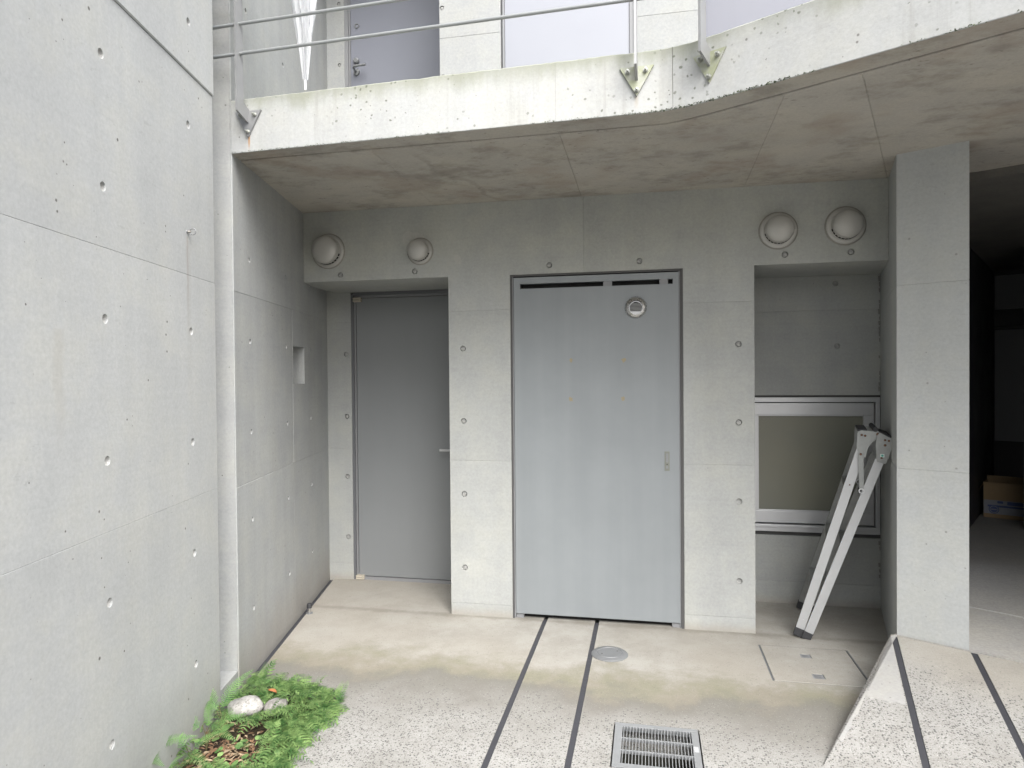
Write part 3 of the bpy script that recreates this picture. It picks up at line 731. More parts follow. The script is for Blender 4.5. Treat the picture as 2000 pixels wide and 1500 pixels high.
soff(gsub(.748, 3.4) + [V2((4.6, 2.9)), V2((2.9, 4.0)), V2((1.8, 4.0 - .02)), V2((1.30, back))])
# carport ceiling, a step lower behind its downstand
mb = MB(); cc = [V2((1.679, 4.005)) - lat * .6, V2((1.679, 4.005)) + lat * 5, V2((1.679, 4.005)) + lat * 5 + V2(VW) * 6, V2((1.679, 4.005)) - lat * .6 + V2(VW) * 6]
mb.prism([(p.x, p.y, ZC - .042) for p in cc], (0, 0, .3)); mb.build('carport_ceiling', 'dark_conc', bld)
# ragged moss on the lower arris
def moss():
    mb = MB(); random.seed(5)
    tot = list(zip(edge, edge[1:]))
    for a, b in tot:
        L = (b - a).length
        if a.x > 1.4: continue
        m = int(min(L, 2.2) * 520)
        for _ in range(m):
            k = random.random() * min(1, 2.2 / L); p = a + (b - a) * k
            d = (b - a).normalized(); nr = V2((d.y, -d.x))
            dens = mnoise.noise((p.x * 2.3, 7, 1)) + .25 * mnoise.noise((p.x * 14, 2, 1)) + (.45 if -.1 < p.x < .6 else 0)
            if dens < random.uniform(-.25, .6): continue
            big = 1.6 if .05 < p.x < .55 else 1.
            hh = random.uniform(.001, .0036) * big; ww = random.uniform(.0016, .005)
            c = Vector((p.x + nr.x * .001, p.y + nr.y * .001, Z0 + random.uniform(-.002, .006)))
            u = Vector((d.x, d.y, 0)); up = Vector((nr.x * .4, nr.y * .4, random.uniform(-1, 1))).normalized()
            v = [c - u * ww, c + u * ww * .6 + up * hh * .3, c + up * hh + u * random.uniform(-.4, .4) * ww]
            mb.bm.faces.new([mb.bm.verts.new(q) for q in v])
            v2 = [c - u * ww * .5 + Vector((nr.x, nr.y, 0)) * .004, c + u * ww, c + up * hh * .7 + Vector((nr.x, nr.y, 0)) * .005]
            mb.bm.faces.new([mb.bm.verts.new(q) for q in v2])
    o = mb.build('edge_moss', 'moss', None, recalc=False); tag(o, 'thin dark green moss growing along the lower edge of the balcony slab', 'moss', kind='stuff')
moss()

# ------------------------------------------------------------------ upper storey
ZU, ZT, YU = 2.74, 5.3, 4.67
up = lambda poly, y=YF, th=.6, mat='upper', holes=(): fpanel(poly, holes, mat, y, th)
for (z0, z1) in ((ZU, 3.55), (3.55, 4.45)):
    hs_ = [(-1.224, 3.316, .014), (-1.226, 3.757 - .02, .014)]
    up(rect(-1.244, -.86, z0, z1), holes=[q for q in hs_ if z0 < q[1] < z1])
    up(rect(-.066, .336, z0, z1))
up([(-2.4, ZT), (-2.4, 4.87), (-1.244, 4.87), (-1.244, 4.45), (-.86, 4.45), (-.86, 4.87), (-.066, 4.87), (-.066, 4.45), (.336, 4.45), (.336, 4.87), (3.6, 4.87), (3.6, ZT)])
up(rect(-2.5, -2.183, ZU, 4.9), y=YU, th=.1, mat='ret', holes=[(-2.224, 4.232, .014), (-2.223, 3.784, .014), (-2.222, 3.33, .014)])
# upper flat door in the alcove
du = empty('door', (-1.7, YU, ZU), parent=bld)
MB().span((-2.183, YU + .005, ZU), (-2.155, YU + .06, 4.84)).build('frame', 'framegrey', du)
MB().span((-2.153, YU + .012, ZU), (-2.140, YU + .06, 4.83)).build('frame', 'framegrey', du)
MB().span((-2.136, YU + .010, ZU), (-1.22, YU + .05, 4.82), .001).build('leaf', 'doorupper', du)
MB().lathe((-2.086, YU + .011, 4.06), -Y_, [(0, .001), (.010, .001), (.013, .006), (.018, .006), (.018, 0)], 20).build('peephole', 'steelmat', du, True)
MB().lathe((-2.089, YU + .011, 3.80), -Y_, [(0, .03), (.014, .029), (.021, .022), (.023, 0)], 20).build('lock', 'steelmat', du, True)
MB().lathe((-2.091, YU + .011, 3.722), -Y_, [(0, .012), (.022, .012), (.025, .008), (.025, 0)], 20).build('rosette', 'steelmat', du, True)
MB().tube([(-2.094, YU, 3.722), (-2.094, YU - .045, 3.734), (-2.085, YU - .052, 3.740), (-1.995, YU - .05, 3.743)], [.008, .008, .0085, .0085], 10).build('handle', 'steelmat', du, True)
# pale panel between the piers, with dark jamb lines
dp = empty('door', (-.46, YF, ZU), parent=bld)
MB().span((-.859, YF + .03, ZU), (-.850, YF + .08, 4.85)).build('frame', 'framedark', dp)
MB().span((-.849, YF + .012, ZU), (-.838, YF + .08, 4.85)).build('frame', 'framegrey', dp)
MB().span((-.836, YF + .02, ZU), (-.094, YF + .06, 4.85)).build('leaf', 'doorupper2', dp)
MB().span((-.092, YF + .012, ZU), (-.067, YF + .08, 4.85)).build('frame', 'framegrey', dp)
# violet-grey panel in the right recess
dv = empty('door', (1.1, 4.3, ZU), parent=bld)
MB().span((.30, 4.30, ZU), (2.2, 4.36, 4.85)).build('leaf', 'doorupper3', dv)
MB().span((1.27, 4.285, ZU), (1.31, 4.31, 4.85)).build('frame', 'framegrey', dv)
up(rect(2.2, 3.6, ZU, 4.9), y=4.3, th=.3)

# ------------------------------------------------------------------ large ground-floor door
d2 = empty('door', (-.3, YF, 0), parent=bld)
d2['label'] = 'wide pale grey steel door with slot, lock plate and round vent'
JY = YF + .03
for a, b in (((D0 + .0005, 0), (D0 + .010, ZD)), ((D1 - .016, 0), (D1 - .0005, ZD)), ((D0 + .010, ZD - .012), (D1 - .012, ZD))):
    MB().span((a[0], YF + .004, a[1]), (b[0], YF + .09, b[1])).build('sealant', 'seal', d2)
for a, b in (((D0 + .011, .0), (D0 + .018, ZD - .013)), ((D1 - .023, .0), (D1 - .017, ZD - .013))):
    MB().span((a[0], YF + .010, a[1]), (b[0], YF + .09, b[1])).build('frame', 'framegrey', d2)
PX0, PX1, PZ0, PZ1 = -.794, .177, .030, 2.068
SL = rect(-.755, .1445, 2.0, 2.029)
pl = panel('leaf', (0, YF + .006, 0), X_, Z_, rect(PX0, PX1, PZ0, PZ1), 'doorlight', d2, .04, .0015, [(SL, .04)])
for a, b in ((-.255, -.204), (.069, .118)): MB().span((a, YF + .012, 1.992), (b, YF + .03, 2.035)).build('slot_bracket', 'framegrey', d2)
MB().span((-.80, YF + .049, .002), (.19, YF + .06, 2.07)).build('backing', 'black', d2)
for a, b in ((PX0, PX0 + .045), (PX1 - .045, PX1)): MB().span((a, YF + .016, .001), (b, YF + .045, .029)).build('bottom_bracket', 'framegrey', d2)
# lock plate
lp = MB(); lp.span((.093, YF + .003, .916), (.121, YF + .0065, 1.029), .0008); lp.build('lock_plate', 'lockgrey', d2)
MB().span((.0995, YF + .0022, .965), (.1145, YF + .004, 1.018), .0005).build('pull', 'steelmat', d2)
MB().span((.1005, YF + .002, .929), (.1135, YF + .004, .945), .0005).build('latch', 'steelmat', d2)
MB().lathe((.107, YF + .0032, .954), -Y_, [(0, .001), (.003, .001), (.003, 0)], 12).build('keyhole', 'black', d2)
# round vent in the door: rolled rim, hood face, louvres
VC = Vector((-.066, YF + .006, 1.869))
MB().lathe(VC, -Y_, [(.062, 0), (.0625, .004), (.060, .012), (.052, .020), (.042, .024), (.0395, .020)], 40).build('vent_rim', 'steel', d2, True)
MB().lathe(VC, -Y_, [(0, .004), (.041, .004)], 32).build('vent_back', 'black', d2)
MB().lathe(VC + Vector((0, -.022, -.004)), -Y_, [(.0355, -.006), (.0355, .004), (.0395, .004), (.0395, -.006), (.0355, -.006)], 36).build('vent_ring', 'alu', d2, True)
for k in range(7):
    z = .027 - k * .0078; hw = math.sqrt(max(.0001, .036 ** 2 - z * z))
    MB().box(VC + Vector((0, -.018, -.004 + z)), (hw * 2, .006, .0022), Matrix.Rotation(rad(-30), 3, 'X')).build('louvre', 'alu', d2)
ch = []
for k in range(20):
    a = pi + pi * k / 19; ch.append(VC + Vector((.0355 * cos(a), -.020, -.004 + min(-.0215, .0355 * sin(a)))))
MB().prism(ch, (0, .003, 0)).build('vent_flap', 'alu', d2)
# four chips where a sign was fixed
random.seed(21)
for (x, z) in ((-.448, 1.561), (-.139, 1.563), (-.45, 1.332), (-.143, 1.338)):
    pts = [(x + .010 * cos(a) * random.uniform(.5, 1.6) , YF + .0054, z + .014 * sin(a) * random.uniform(.5, 1.5)) for a in [2 * pi * k / 9 for k in range(9)]]
    MB().prism(pts, (0, .003, 0)).build('paint_chip', 'yellow_chip', d2)

# ------------------------------------------------------------------ left alcove door
d1 = empty('door', (-1.7, YB, 0), parent=bld)
d1['label'] = 'dark grey steel door set back in the left alcove'
MB().span((-2.1115, YB + .004, 0), (-2.092, YB + .09, 2.08)).build('frame', 'framedark', d1)
MB().span((-2.0915, YB + .014, 0), (-2.0790, YB + .09, 2.065)).build('frame', 'framegrey', d1)
MB().span((-2.0915, YB + .004, 2.066), (-1.0, YB + .09, 2.0875)).build('frame', 'framedark', d1)
MB().span((-2.0785, YB + .014, 2.048), (-1.0, YB + .09, 2.0655)).build('frame', 'framegrey', d1)
MB().span((-2.0735, YB + .013, .028), (-1.20, YB + .055, 2.0445), .001).build('leaf', 'doordark', d1)
MB().span((-2.0785, YB + .010, .0), (-1.0, YB + .07, .023)).build('threshold', 'framegrey', d1)
MB().span((-2.09, YB + .06, .0), (-1.0, YB + .08, 2.08)).build('backing', 'black', d1)
for z in (2.034, .020):
    hg = MB(); hg.span((-2.089, YB - .014, z - .015), (-2.03, YB + .02, z - .001), .002); hg.span((-2.089, YB - .014, z + .001), (-2.03, YB + .02, z + .015), .002); hg.build('hinge', 'cream', d1)
MB().tube([(-1.30, YB + .01, .957), (-1.30, YB - .045, .957), (-1.31, YB - .052, .957), (-1.432, YB - .05, .957)], .009, 10).build('handle', 'alu', d1, True)
MB().lathe((-1.30, YB + .013, .957), -Y_, [(0, .01), (.022, .01), (.025, .006), (.025, 0)], 20).build('rosette', 'steelmat', d1, True)

# ------------------------------------------------------------------ window in the right alcove
wi = empty('window', (1.03, YB, WZ0), parent=bld); wi['label'] = 'aluminium framed wired frosted glass window above the ladder'
fx0, fx1, fz0, fz1 = .66, 1.4165, .464, 1.3225
yw = YB - .012
MB().span((WX0 + .001, YB + .01, WZ0 + .001), (WX1 - .001, YB + .09, fz0 + .02)).build('sill_joint', 'seal', wi)
MB().span((fx1 - .01, YB + .008, fz0), (WX1 - .001, YB + .09, WZ1 - .001)).build('side_joint', 'seal', wi)
MB().span((WX0 + .001, YB + .006, fz1 - .01), (fx1 - .01, YB + .09, WZ1 - .001)).build('head_joint', 'seal', wi)
def bar(n, x0, x1, z0, z1, y0=yw, dp_=.05, m='alu'): return MB().span((x0, y0, z0), (x1, y0 + dp_, z1), .002).build(n, m, wi)
bar('frame', fx0, fx1, fz1 - .030, fz1); bar('frame', fx1 - .026, fx1, fz0, fz1 - .0305); bar('frame', fx0, fx1 - .0265, fz0, fz0 + .046, yw - .006)
bar('frame', fx0, fx1 - .0265, fz0 + .028, fz0 + .0455, yw - .016, .012)
bar('frame', fx0 - .02, fx0 - .0005, fz0, fz1)
sx1 = fx1 - .034; sz0, sz1 = fz0 + .054, fz1 - .036
bar('sash', fx0 + .001, sx1, sz1 - .076, sz1, yw + .008, .03); bar('sash', fx0 + .001, sx1, sz0, sz0 + .076, yw + .008, .03)
bar('sash', sx1 - .058, sx1, sz0 + .0765, sz1 - .0765, yw + .008, .03); bar('sash', fx0 + .001, .699, sz0 + .0765, sz1 - .0765, yw + .008, .03)
bar('bead', .6995, sx1 - .0585, sz1 - .084, sz1 - .0765, yw + .014, .012); bar('bead', .6995, sx1 - .0585, sz0 + .0765, sz0 + .083, yw + .014, .012)
MB().span((.6995, yw + .028, sz0 + .07), (sx1 - .0585, yw + .034, sz1 - .07)).build('pane', 'glass', wi)
MB().span((fx0, yw + .0385, fz0 + .02), (fx1 - .02, yw + .048, fz1 - .02)).build('backing', 'black', wi)

# ------------------------------------------------------------------ vent caps
def vent_cap(x, z, rf, rh, label):
    t = empty('vent_cap', (x, YF, z), label, 'vent cap', 'round vent caps above the doors')
    O = Vector((x, YF, z)); p = .072
    MB().lathe(O, -Y_, [(rf + .008, -.004), (rf + .007, .003), (rf + .001, .006), (rf - .002, .003)], 44).build('sealant_ring', 'ventseal', t, True)
    MB().lathe(O, -Y_, [(rf, 0), (rf, .009), (rf - .003, .012), (rf - .012, .014), (rh + .004, .014), (rh + .002, .018), (rh * .5, .018)], 44).build('flange', 'vent', t, True)
    MB().lathe(O, -Y_, [(rh, .016), (rh, p - .008), (rh - .002, p - .002), (rh - .006, p + .002), (rh * .82, p + .010), (rh * .6, p + .017), (rh * .35, p + .021), (0, p + .023)], 44).build('hood', 'vent', t, True)
    n = 11
    for k in range(n):
        a = rad(200 + 140 * k / (n - 1)); c = O + Vector((cos(a) * (rh + .0002), -.026, sin(a) * (rh + .0002)))
        MB().box(c, (.003, .015, .0155 * rh / .085), Matrix.Rotation(-a, 3, 'Y')).build('slot', 'black', t)
    for k in range(3):
        a = rad(90 + 120 * k + 30); MB().lathe(O + Vector((cos(a) * (rf - .008), -.013, sin(a) * (rf - .008))), -Y_, [(0, .003), (.003, .0025), (.0035, 0)], 8).build('screw', 'bolt', t, True)
vent_cap(-1.995, 2.280, .106, .086, 'largest grey vent cap in the corner over the left alcove door')
vent_cap(-1.381, 2.253, .078, .063, 'smallest grey vent cap, below a round mortar patch')
vent_cap(.719, 2.275, .098, .075, 'grey vent cap over the window alcove, on the side of the wide door')
vent_cap(1.068, 2.284, .100, .076, 'grey vent cap over the window alcove, next to the pillar')

# ------------------------------------------------------------------ balcony railing
rl = empty('balcony_railing', (-.9, 2.78, 2.72), 'galvanised steel railing with thin horizontal rods bolted to the balcony edge', 'railing')
def post(base, nrm, along, nm='post'):
    """flat bar standing off the fascia; base: point on the fascia at plate centre height"""
    base, nrm, along = Vector(base), Vector(nrm).normalized(), Vector(along).normalized()
    def q(o, z): return base + nrm * o + Z_ * (z - base.z)
    prof = [(.001, 2.658), (.001, 2.722), (.046, 2.746), (.046, 3.86), (.094, 3.86), (.094, 2.692)]
    mb = MB(); mb.prism([q(o, z) - along * .005 for o, z in prof], along * .010); mb.build('post', 'rail', rl)
    pts = [base + nrm * .001 - along * .068 + Z_ * (2.718 - base.z), base + nrm * .001 + along * .068 + Z_ * (2.718 - base.z), base + nrm * .001 + Z_ * (2.600 - base.z)]
    mb = MB(); mb.prism(pts, nrm * .010); br = mb.build('bracket', 'platemoss' if base.x > -1 else 'rail', rl)
    for (a, z) in ((-.036, 2.698), (.036, 2.698), (0, 2.622)):
        O = base + along * a + nrm * .011 + Z_ * (z - base.z)
        mb = MB(); mb.lathe(O, nrm, [(0, .004), (.0105, .004), (.0105, 0)], 16); mb.lathe(O + nrm * .004, nrm, [(0, .009), (.0078, .009), (.0085, .008), (.0085, 0)], 6)
        mb.lathe(O + nrm * .013, nrm, [(0, .009), (.0042, .008), (.0045, 0)], 10); mb.build('bolt', 'bolt', br)
dL = (LB - LA).normalized(); nLf = Vector((dL.y, -dL.x, 0)); aL = Vector((dL.x, dL.y, 0))
def on_left(x): k = (x - LA.x) / (LB.x - LA.x); p = LA + (LB - LA) * k; return (p.x, p.y, 2.66)
post(on_left(-1.817), nLf, aL); post(on_left(-.037), nLf, aL)
nRt = Vector((lat.y, -lat.x, 0)); aR = Vector((lat.x, lat.y, 0))
pr = V2((.243, 2.722)); post((pr.x, pr.y, 2.66), nRt, aR)
pr2 = LD + lat * 1.55; post((pr2.x, pr2.y, 2.66), nRt, aR)
def rodline(z, off=.070):
    pts = []
    a0 = LA - dL * .25
    ln = [a0] + edge[1:]
    for i, p in enumerate(ln):
        d = (ln[min(i + 1, len(ln) - 1)] - ln[max(i - 1, 0)]).normalized() if 0 < i < len(ln) - 1 else (ln[1] - ln[0] if i == 0 else ln[-1] - ln[-2]).normalized()
        q = p + V2((d.y, -d.x)) * off; pts.append((q.x, q.y, z))
    return pts
for z in (2.955, 3.090, 3.225, 3.36, 3.495, 3.63): MB().tube(rodline(z), .0078, 12).build('rod', 'rod', rl, True)
MB().tube(rodline(3.87), .019, 14).build('handrail', 'rail', rl, True)

# ------------------------------------------------------------------ clear umbrella hooked over the handrail
um = empty('umbrella', (-1.54, 2.88, 2.80), 'closed clear plastic umbrella hanging tip down behind the balcony rods', 'umbrella')
def umb():
    tip = Vector((-1.541, 2.88, 2.803)); ax = Vector((.012, -.03, 1)).normalized()
    MB().tube([tip, tip + ax * .05], [.0055, .0065], 10).build('ferrule', 'whiteplastic', um, True)
    MB().tube([tip + ax * .045, tip + ax * 1.02], .004, 8).build('shaft', 'steelmat', um, True)
    mb = MB(); seg = 48; rings = []
    for i in range(22):
        h_ = .045 + .62 * i / 21; r = .010 + .034 * min(1, (i / 12)) ** 1.2 + (.006 * (i - 12) / 9 if i > 12 else 0)
        ring = []
        for k in range(seg):
            a = 2 * pi * k / seg + .5 * i / 21; rr = r * (1 + .34 * sin(8 * a + .4 * sin(i * .7)) + .12 * sin(3 * a + i * .5))
            ring.append(mb.bm.verts.new(tip + ax * h_ + Vector((cos(a) * rr, sin(a) * rr, 0))))
        rings.append(ring)
    for a, b in zip(rings, rings[1:]):
        for k in range(seg): mb.bm.faces.new((a[k], a[(k + 1) % seg], b[(k + 1) % seg], b[k]))
    mb.build('canopy', 'plastic', um, True)
    c = tip + ax * 1.02; hk = [c]
    for k in range(13):
        a = pi * k / 12; hk.append(c + Vector((0, -.035 + .035 * cos(a), .06 + .035 * sin(a))))
    hk.append(c + Vector((0, -.07, .02)))
    MB().tube(hk, .009, 10).build('handle', 'whiteplastic', um, True)
umb()

# ------------------------------------------------------------------ folded stepladder leaning on the pillar side
ld = empty('stepladder', (.86, 4.2, 0), 'folded aluminium stepladder leaning against the pillar in front of the window', 'stepladder')
LP0 = Vector((.8305, 3.984, 0)); LU = Vector((.973, -.232, 0)).normalized(); LW = Vector((.232, .973, 0)).normalized()
def lp3(s, z, w=0): return LP0 + LU * s + Z_ * z + LW * w
def rail_bar(a, b, wdt, w0, mat='aluladder', name='rail', th=.026, w1=None):
    """channel-shaped rail between (s,z) points a and b; w0: distance along the ladder's width"""
    a, b = V2(a), V2(b); d = (b - a).normalized(); n = V2((d.y, -d.x)) * (wdt / 2)
    mb = MB()
    w1 = w0 if w1 is None else w1
    web = [lp3(*(a - n), w0), lp3(*(b - n), w1), lp3(*(b + n), w1), lp3(*(a + n), w0)]
    mb.prism(web, LW * .003)
    sgn = 1
    for sg in (-1, 1):
        e = n * sg; i_ = n * sg * (1 - .10)
        mb.prism([lp3(*(a + e), w0 + .0031), lp3(*(b + e), w1 + .0031), lp3(*(b + i_), w1 + .0031), lp3(*(a + i_), w0 + .0031)], LW * th)
    return mb.build(name, mat, ld)
A0, A1, B0, B1 = (-.006, .048), (.305, 1.085), (.038, .036), (.386, 1.012)
LWID, LWTOP = .50, .34
def lerp(a, b, k): return (a[0] + (b[0] - a[0]) * k, a[1] + (b[1] - a[1]) * k)
rail_bar(A0, A1, .046, 0); rail_bar(B0, B1, .045, -.012)
rail_bar(A0, A1, .046, LWID - .03, 'plate_shadealu', w1=LWTOP - .03); rail_bar(B0, B1, .045, LWID - .02, 'plate_shadealu', w1=LWTOP - .02)  # far rails get the darker metal, their shade put into the colour
def foot(a, b, wdt, w0):
    a, b = V2(a), V2(b); d = (b - a).normalized(); n = V2((d.y, -d.x)) * (wdt / 2 + .002); e = a - d * .040; f = a + d * .004
    mb = MB(); mb.prism([lp3(*(f - n), w0 - .003), lp3(*(f + n), w0 - .003), lp3((e + n).x, max(.001, (e + n).y), w0 - .003), lp3((e - n).x, max(.001, (e - n).y), w0 - .003)], LW * .036); mb.build('foot', 'rubber', ld)
for w0 in (0, LWID - .03): foot(A0, A1, .046, w0); foot(B0, B1, .045, w0 - .012 if w0 == 0 else w0 + .01)
for k in (.22, .50, .78):
    for (a, b, dpt) in ((A0, A1, .05), (B0, B1, .03)):
        c = lerp(a, b, k); wk = LWID + (LWTOP - LWID) * k; mb = MB(); mb.box(lp3(c[0], c[1], wk / 2), (dpt, wk - .06, .020), Matrix((LU, LW, Z_)).transposed(), .003); mb.build('step', 'plate_shadealu', ld)  # steps coloured darker too, for the shade between the rails
# hinge plates, links, caps, rivets on both sides
for w0 in (-.006, LWTOP - .004):
    pa = [(.281, 1.160), (.300, 1.168), (.352, 1.165), (.381, 1.166), (.390, 1.148), (.382, 1.128), (.352, 1.108), (.331, 1.075), (.318, 1.020), (.296, 1.030), (.276, 1.075)]
    mb = MB(); mb.prism([lp3(s_, z_, w0 - .0045) for s_, z_ in pa], LW * .004); mb.build('hinge_plate', 'plate_shadealu', ld)
    pb = [(.372, 1.142), (.386, 1.160), (.425, 1.137), (.446, 1.126), (.449, 1.10), (.413, .994), (.372, 1.004), (.366, 1.095)]
    mb = MB(); mb.prism([lp3(s_, z_, w0 - .017) for s_, z_ in pb], LW * .004); mb.build('hinge_plate', 'plate_shadealu', ld)
    mb = MB(); a, b = V2((.2965, 1.045)), V2((.300, .848)); mb.prism([lp3(a.x - .013, a.y, w0 - .010), lp3(a.x + .013, a.y, w0 - .010), lp3(b.x + .011, b.y, w0 - .010), lp3(b.x - .011, b.y, w0 - .010)], LW * .004); mb.build('stay', 'plate_shadealu', ld)
    mb = MB(); mb.lathe(lp3(.300, .843, w0 - .008), LW, [(.009, -.004), (.015, -.004), (.015, .004), (.009, .004), (.009, -.004)], 20); mb.build('stay_eye', 'alu', ld, True)
    for (s_, z_, r) in ((.301, 1.144, .006), (.317, 1.140, .006), (.378, 1.149, .009), (.410, 1.120, .006), (.428, 1.117, .006), (.410, 1.093, .007), (.296, 1.040, .007), (.394, 1.026, .006), (.243, .873, .004)):
        MB().lathe(lp3(s_, z_, w0 - .0168 if s_ > .38 else w0 - .0092), -LW, [(0, .003), (r * .7, .0025), (r, 0)], 12).build('rivet', 'rust', ld, True)
    for (s_, z_) in ((.010, .106), (.060, .092)):
        MB().lathe(lp3(s_, z_, w0 + .0058 if s_ < .03 else w0 - .0062), -LW, [(0, .002), (.003, .0018), (.004, 0)], 10).build('rivet', 'alu', ld, True)
mb = MB(); mb.box(lp3(.305, 1.168, LWTOP / 2 - .01), (.045, LWTOP - .02, .012), Matrix((LU, LW, Z_)).transposed(), .003); mb.build('top_cap', 'rubber', ld)
mb = MB(); mb.tube([lp3(.366, 1.174, -.012), lp3(.366, 1.174, LWTOP)], .013, 14); mb.build('hinge_tube', 'rubber', ld, True)
mb = MB(); mb.box(lp3(.418, 1.144, LWTOP / 2 - .02), (.052, LWTOP, .012), Matrix((LU, LW, Z_)).transposed() @ Matrix.Rotation(rad(20), 3, 'Y'), .003); mb.build('top_cap', 'rubber', ld)
st = MB(); st.prism([lp3(.387, 1.029 + .018, -.0245), lp3(.407, 1.029 + .018, -.0245), lp3(.407, 1.029, -.0245), lp3(.387, 1.029, -.0245)], LW * .001); st = st.build('sticker', 'label', ld)
MB().lathe(lp3(.397, 1.038, -.0246), -LW, [(0, .0006), (.006, .0006), (.006, 0)], 12).build('sticker_mark', 'green_mark', st)

# ------------------------------------------------------------------ floor fittings
gr = empty('drain_grate', ((GX0 + GX1) / 2, (GY0 + GY1) / 2, 0), 'rectangular stainless steel drain grate set in the courtyard floor', 'drain grate')
ix0, ix1, iy0, iy1 = GX0 + .031, GX1 - .028, GY0 + .026, GY1 - .026
MB().span((GX0, iy1, -.02), (GX1, GY1, .002), .001).build('frame_side', 'gratebar', gr)
MB().span((GX0, GY0, -.02), (GX1, iy0, .002), .001).build('frame_side', 'gratebar', gr)
MB().span((GX0, iy0 + .0005, -.02), (ix0, iy1 - .0005, .002), .001).build('frame_side', 'gratebar', gr)
MB().span((ix1, iy0 + .0005, -.02), (GX1, iy1 - .0005, .002), .001).build('frame_side', 'gratebar', gr)
nb = 22
for k in range(nb):
    x = ix0 + (ix1 - ix0) * (k + .5) / nb; MB().span((x - .0015, iy0, -.005), (x + .0015, iy1, .0008)).build('grate_bar', 'gratebar', gr)
for fy in (.34, .67):
    y = iy0 + (iy1 - iy0) * fy; MB().span((ix0, y - .0028, -.012), (ix1, y + .0028, .0016)).build('cross_bar', 'gratebar', gr)
MB().span((ix1 + .004, GY0 + .15, .0021), (ix1 + .022, GY0 + .19, .0026)).build('label_plate', 'alu', gr)
cp = empty('cleanout_cap', (-.206, 3.573, 0), 'round stainless steel cleanout cap in the floor beside the dark joint strip', 'floor cap')
MB().lathe((-.206, 3.573, 0), Z_, [(.096, -.002), (.096, .003), (.090, .008), (.068, .0105), (.066, .0085), (.064, .0085), (.062, .0105), (0, .011)], 48).build('lid', 'steelmat', cp, True)
for a in (30, 210): MB().lathe((-.206 + .045 * cos(rad(a)), 3.573 + .045 * sin(rad(a)), .0109), Z_, [(0, .0004), (.004, .0004), (.004, 0)], 10).build('screw_hole', 'seal', cp)
ha = empty('access_hatch', ((HX0 + HX1) / 2, (HY0 + HY1) / 2, 0), 'square mortar filled access hatch with two lifting recesses in the floor', 'hatch')
hb = rect(.772, .826, 3.705, 3.76); hb2 = rect(.778, .834, 3.462, 3.522)
panel('lid', (0, 0, .0005), X_, Y_, rect(HX0 + .010, HX1 - .009, HY0 + .005, HY1 - .003), 'hatch', ha, .04, .002, [(hb, .008), (hb2, .008)])
for r_ in ((HX0 + .0002, HX0 + .0085, HY0, HY1), (HX1 - .0075, HX1 - .0002, HY0, HY1), (HX0 + .009, HX1 - .008, HY0 + .0002, HY0 + .004), (HX0 + .009, HX1 - .008, HY1 - .0025, HY1 - .0002)): MB().span((r_[0], r_[2], -.04), (r_[1], r_[3], -.0005)).build('rim', 'framedark', ha)
for hq in (hb, hb2):
    (x0, y0), (x1, y1) = hq[0], hq[2]
    MB().span((x0 + .001, y0 + .001, -.0074), (x1 - .001, y1 - .001, -.003)).build('lifting_plate', 'framegrey', ha)
    MB().span((x0 + .014, y0 + .012, -.003), (x1 - .014, y1 - .012, -.0015)).build('lifting_bolt', 'steelmat', ha)
ds = empty('door_stop', (-2.085, 3.865, 0), 'small steel door stop with black rubber head by the left return wall', 'door stop')
DS = Vector((-2.085, 3.865, 0))
MB().lathe(DS, Z_, [(.021, 0), (.021, .004), (.018, .006), (0, .006)], 24).build('base', 'steelmat', ds, True)
MB().lathe(DS, Z_, [(.010, .006), (.010, .036)], 18).build('stem', 'steel', ds, True)
MB().lathe(DS, Z_, [(.010, .033), (.0155, .034), (.0155, .058), (.013, .061), (0, .061)], 22).build('head', 'rubber', ds, True)

# ------------------------------------------------------------------ inside the carport
cw = empty('carport_wall', (3.4, 7.8, .195), 'dark rear wall of the carport with two grey glazed panels', 'wall')
B0_ = Vector((3.343, 7.832, 0))
def bw(u, z, d=0): return B0_ + UW * u + Z_ * z - VW * d
def bwbox(n, u0, u1, z0, z1, d0, d1, m): MB().prism([bw(u0, z0, d0), bw(u1, z0, d0), bw(u1, z1, d0), bw(u0, z1, d0)], -VW * (d1 - d0)).build(n, m, cw)
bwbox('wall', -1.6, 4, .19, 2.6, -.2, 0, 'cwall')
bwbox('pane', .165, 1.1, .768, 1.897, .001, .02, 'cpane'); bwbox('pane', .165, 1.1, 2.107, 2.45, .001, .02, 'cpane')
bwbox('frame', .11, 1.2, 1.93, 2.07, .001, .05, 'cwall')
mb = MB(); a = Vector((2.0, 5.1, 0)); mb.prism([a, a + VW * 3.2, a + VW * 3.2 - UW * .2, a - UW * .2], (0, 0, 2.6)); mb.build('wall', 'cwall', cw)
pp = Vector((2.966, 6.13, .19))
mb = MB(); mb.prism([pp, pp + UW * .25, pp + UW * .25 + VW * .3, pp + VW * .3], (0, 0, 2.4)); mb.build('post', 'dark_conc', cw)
mb = MB(); a = V2(PA) + lat * 2.3; mb.prism([(a.x, a.y, 0), (a.x + VW.x * 7, a.y + VW.y * 7, 0), (a.x + VW.x * 7 + .2, a.y + VW.y * 7, 0), (a.x + .2, a.y, 0)], (0, 0, 2.6)); mb.build('wall', 'cwall', cw)  # unseen side wall, added to keep light out of the carport
bx_ = empty('cardboard_box', (3.0, 6.6, .195), 'open cardboard carton with blue print standing on the carport floor', 'cardboard box')
b0 = Vector((2.898, 6.638, .195)); BW, BD, BH = .34, .26, .308
def bp(u, v, z): return b0 + UW * u + VW * v + Z_ * z
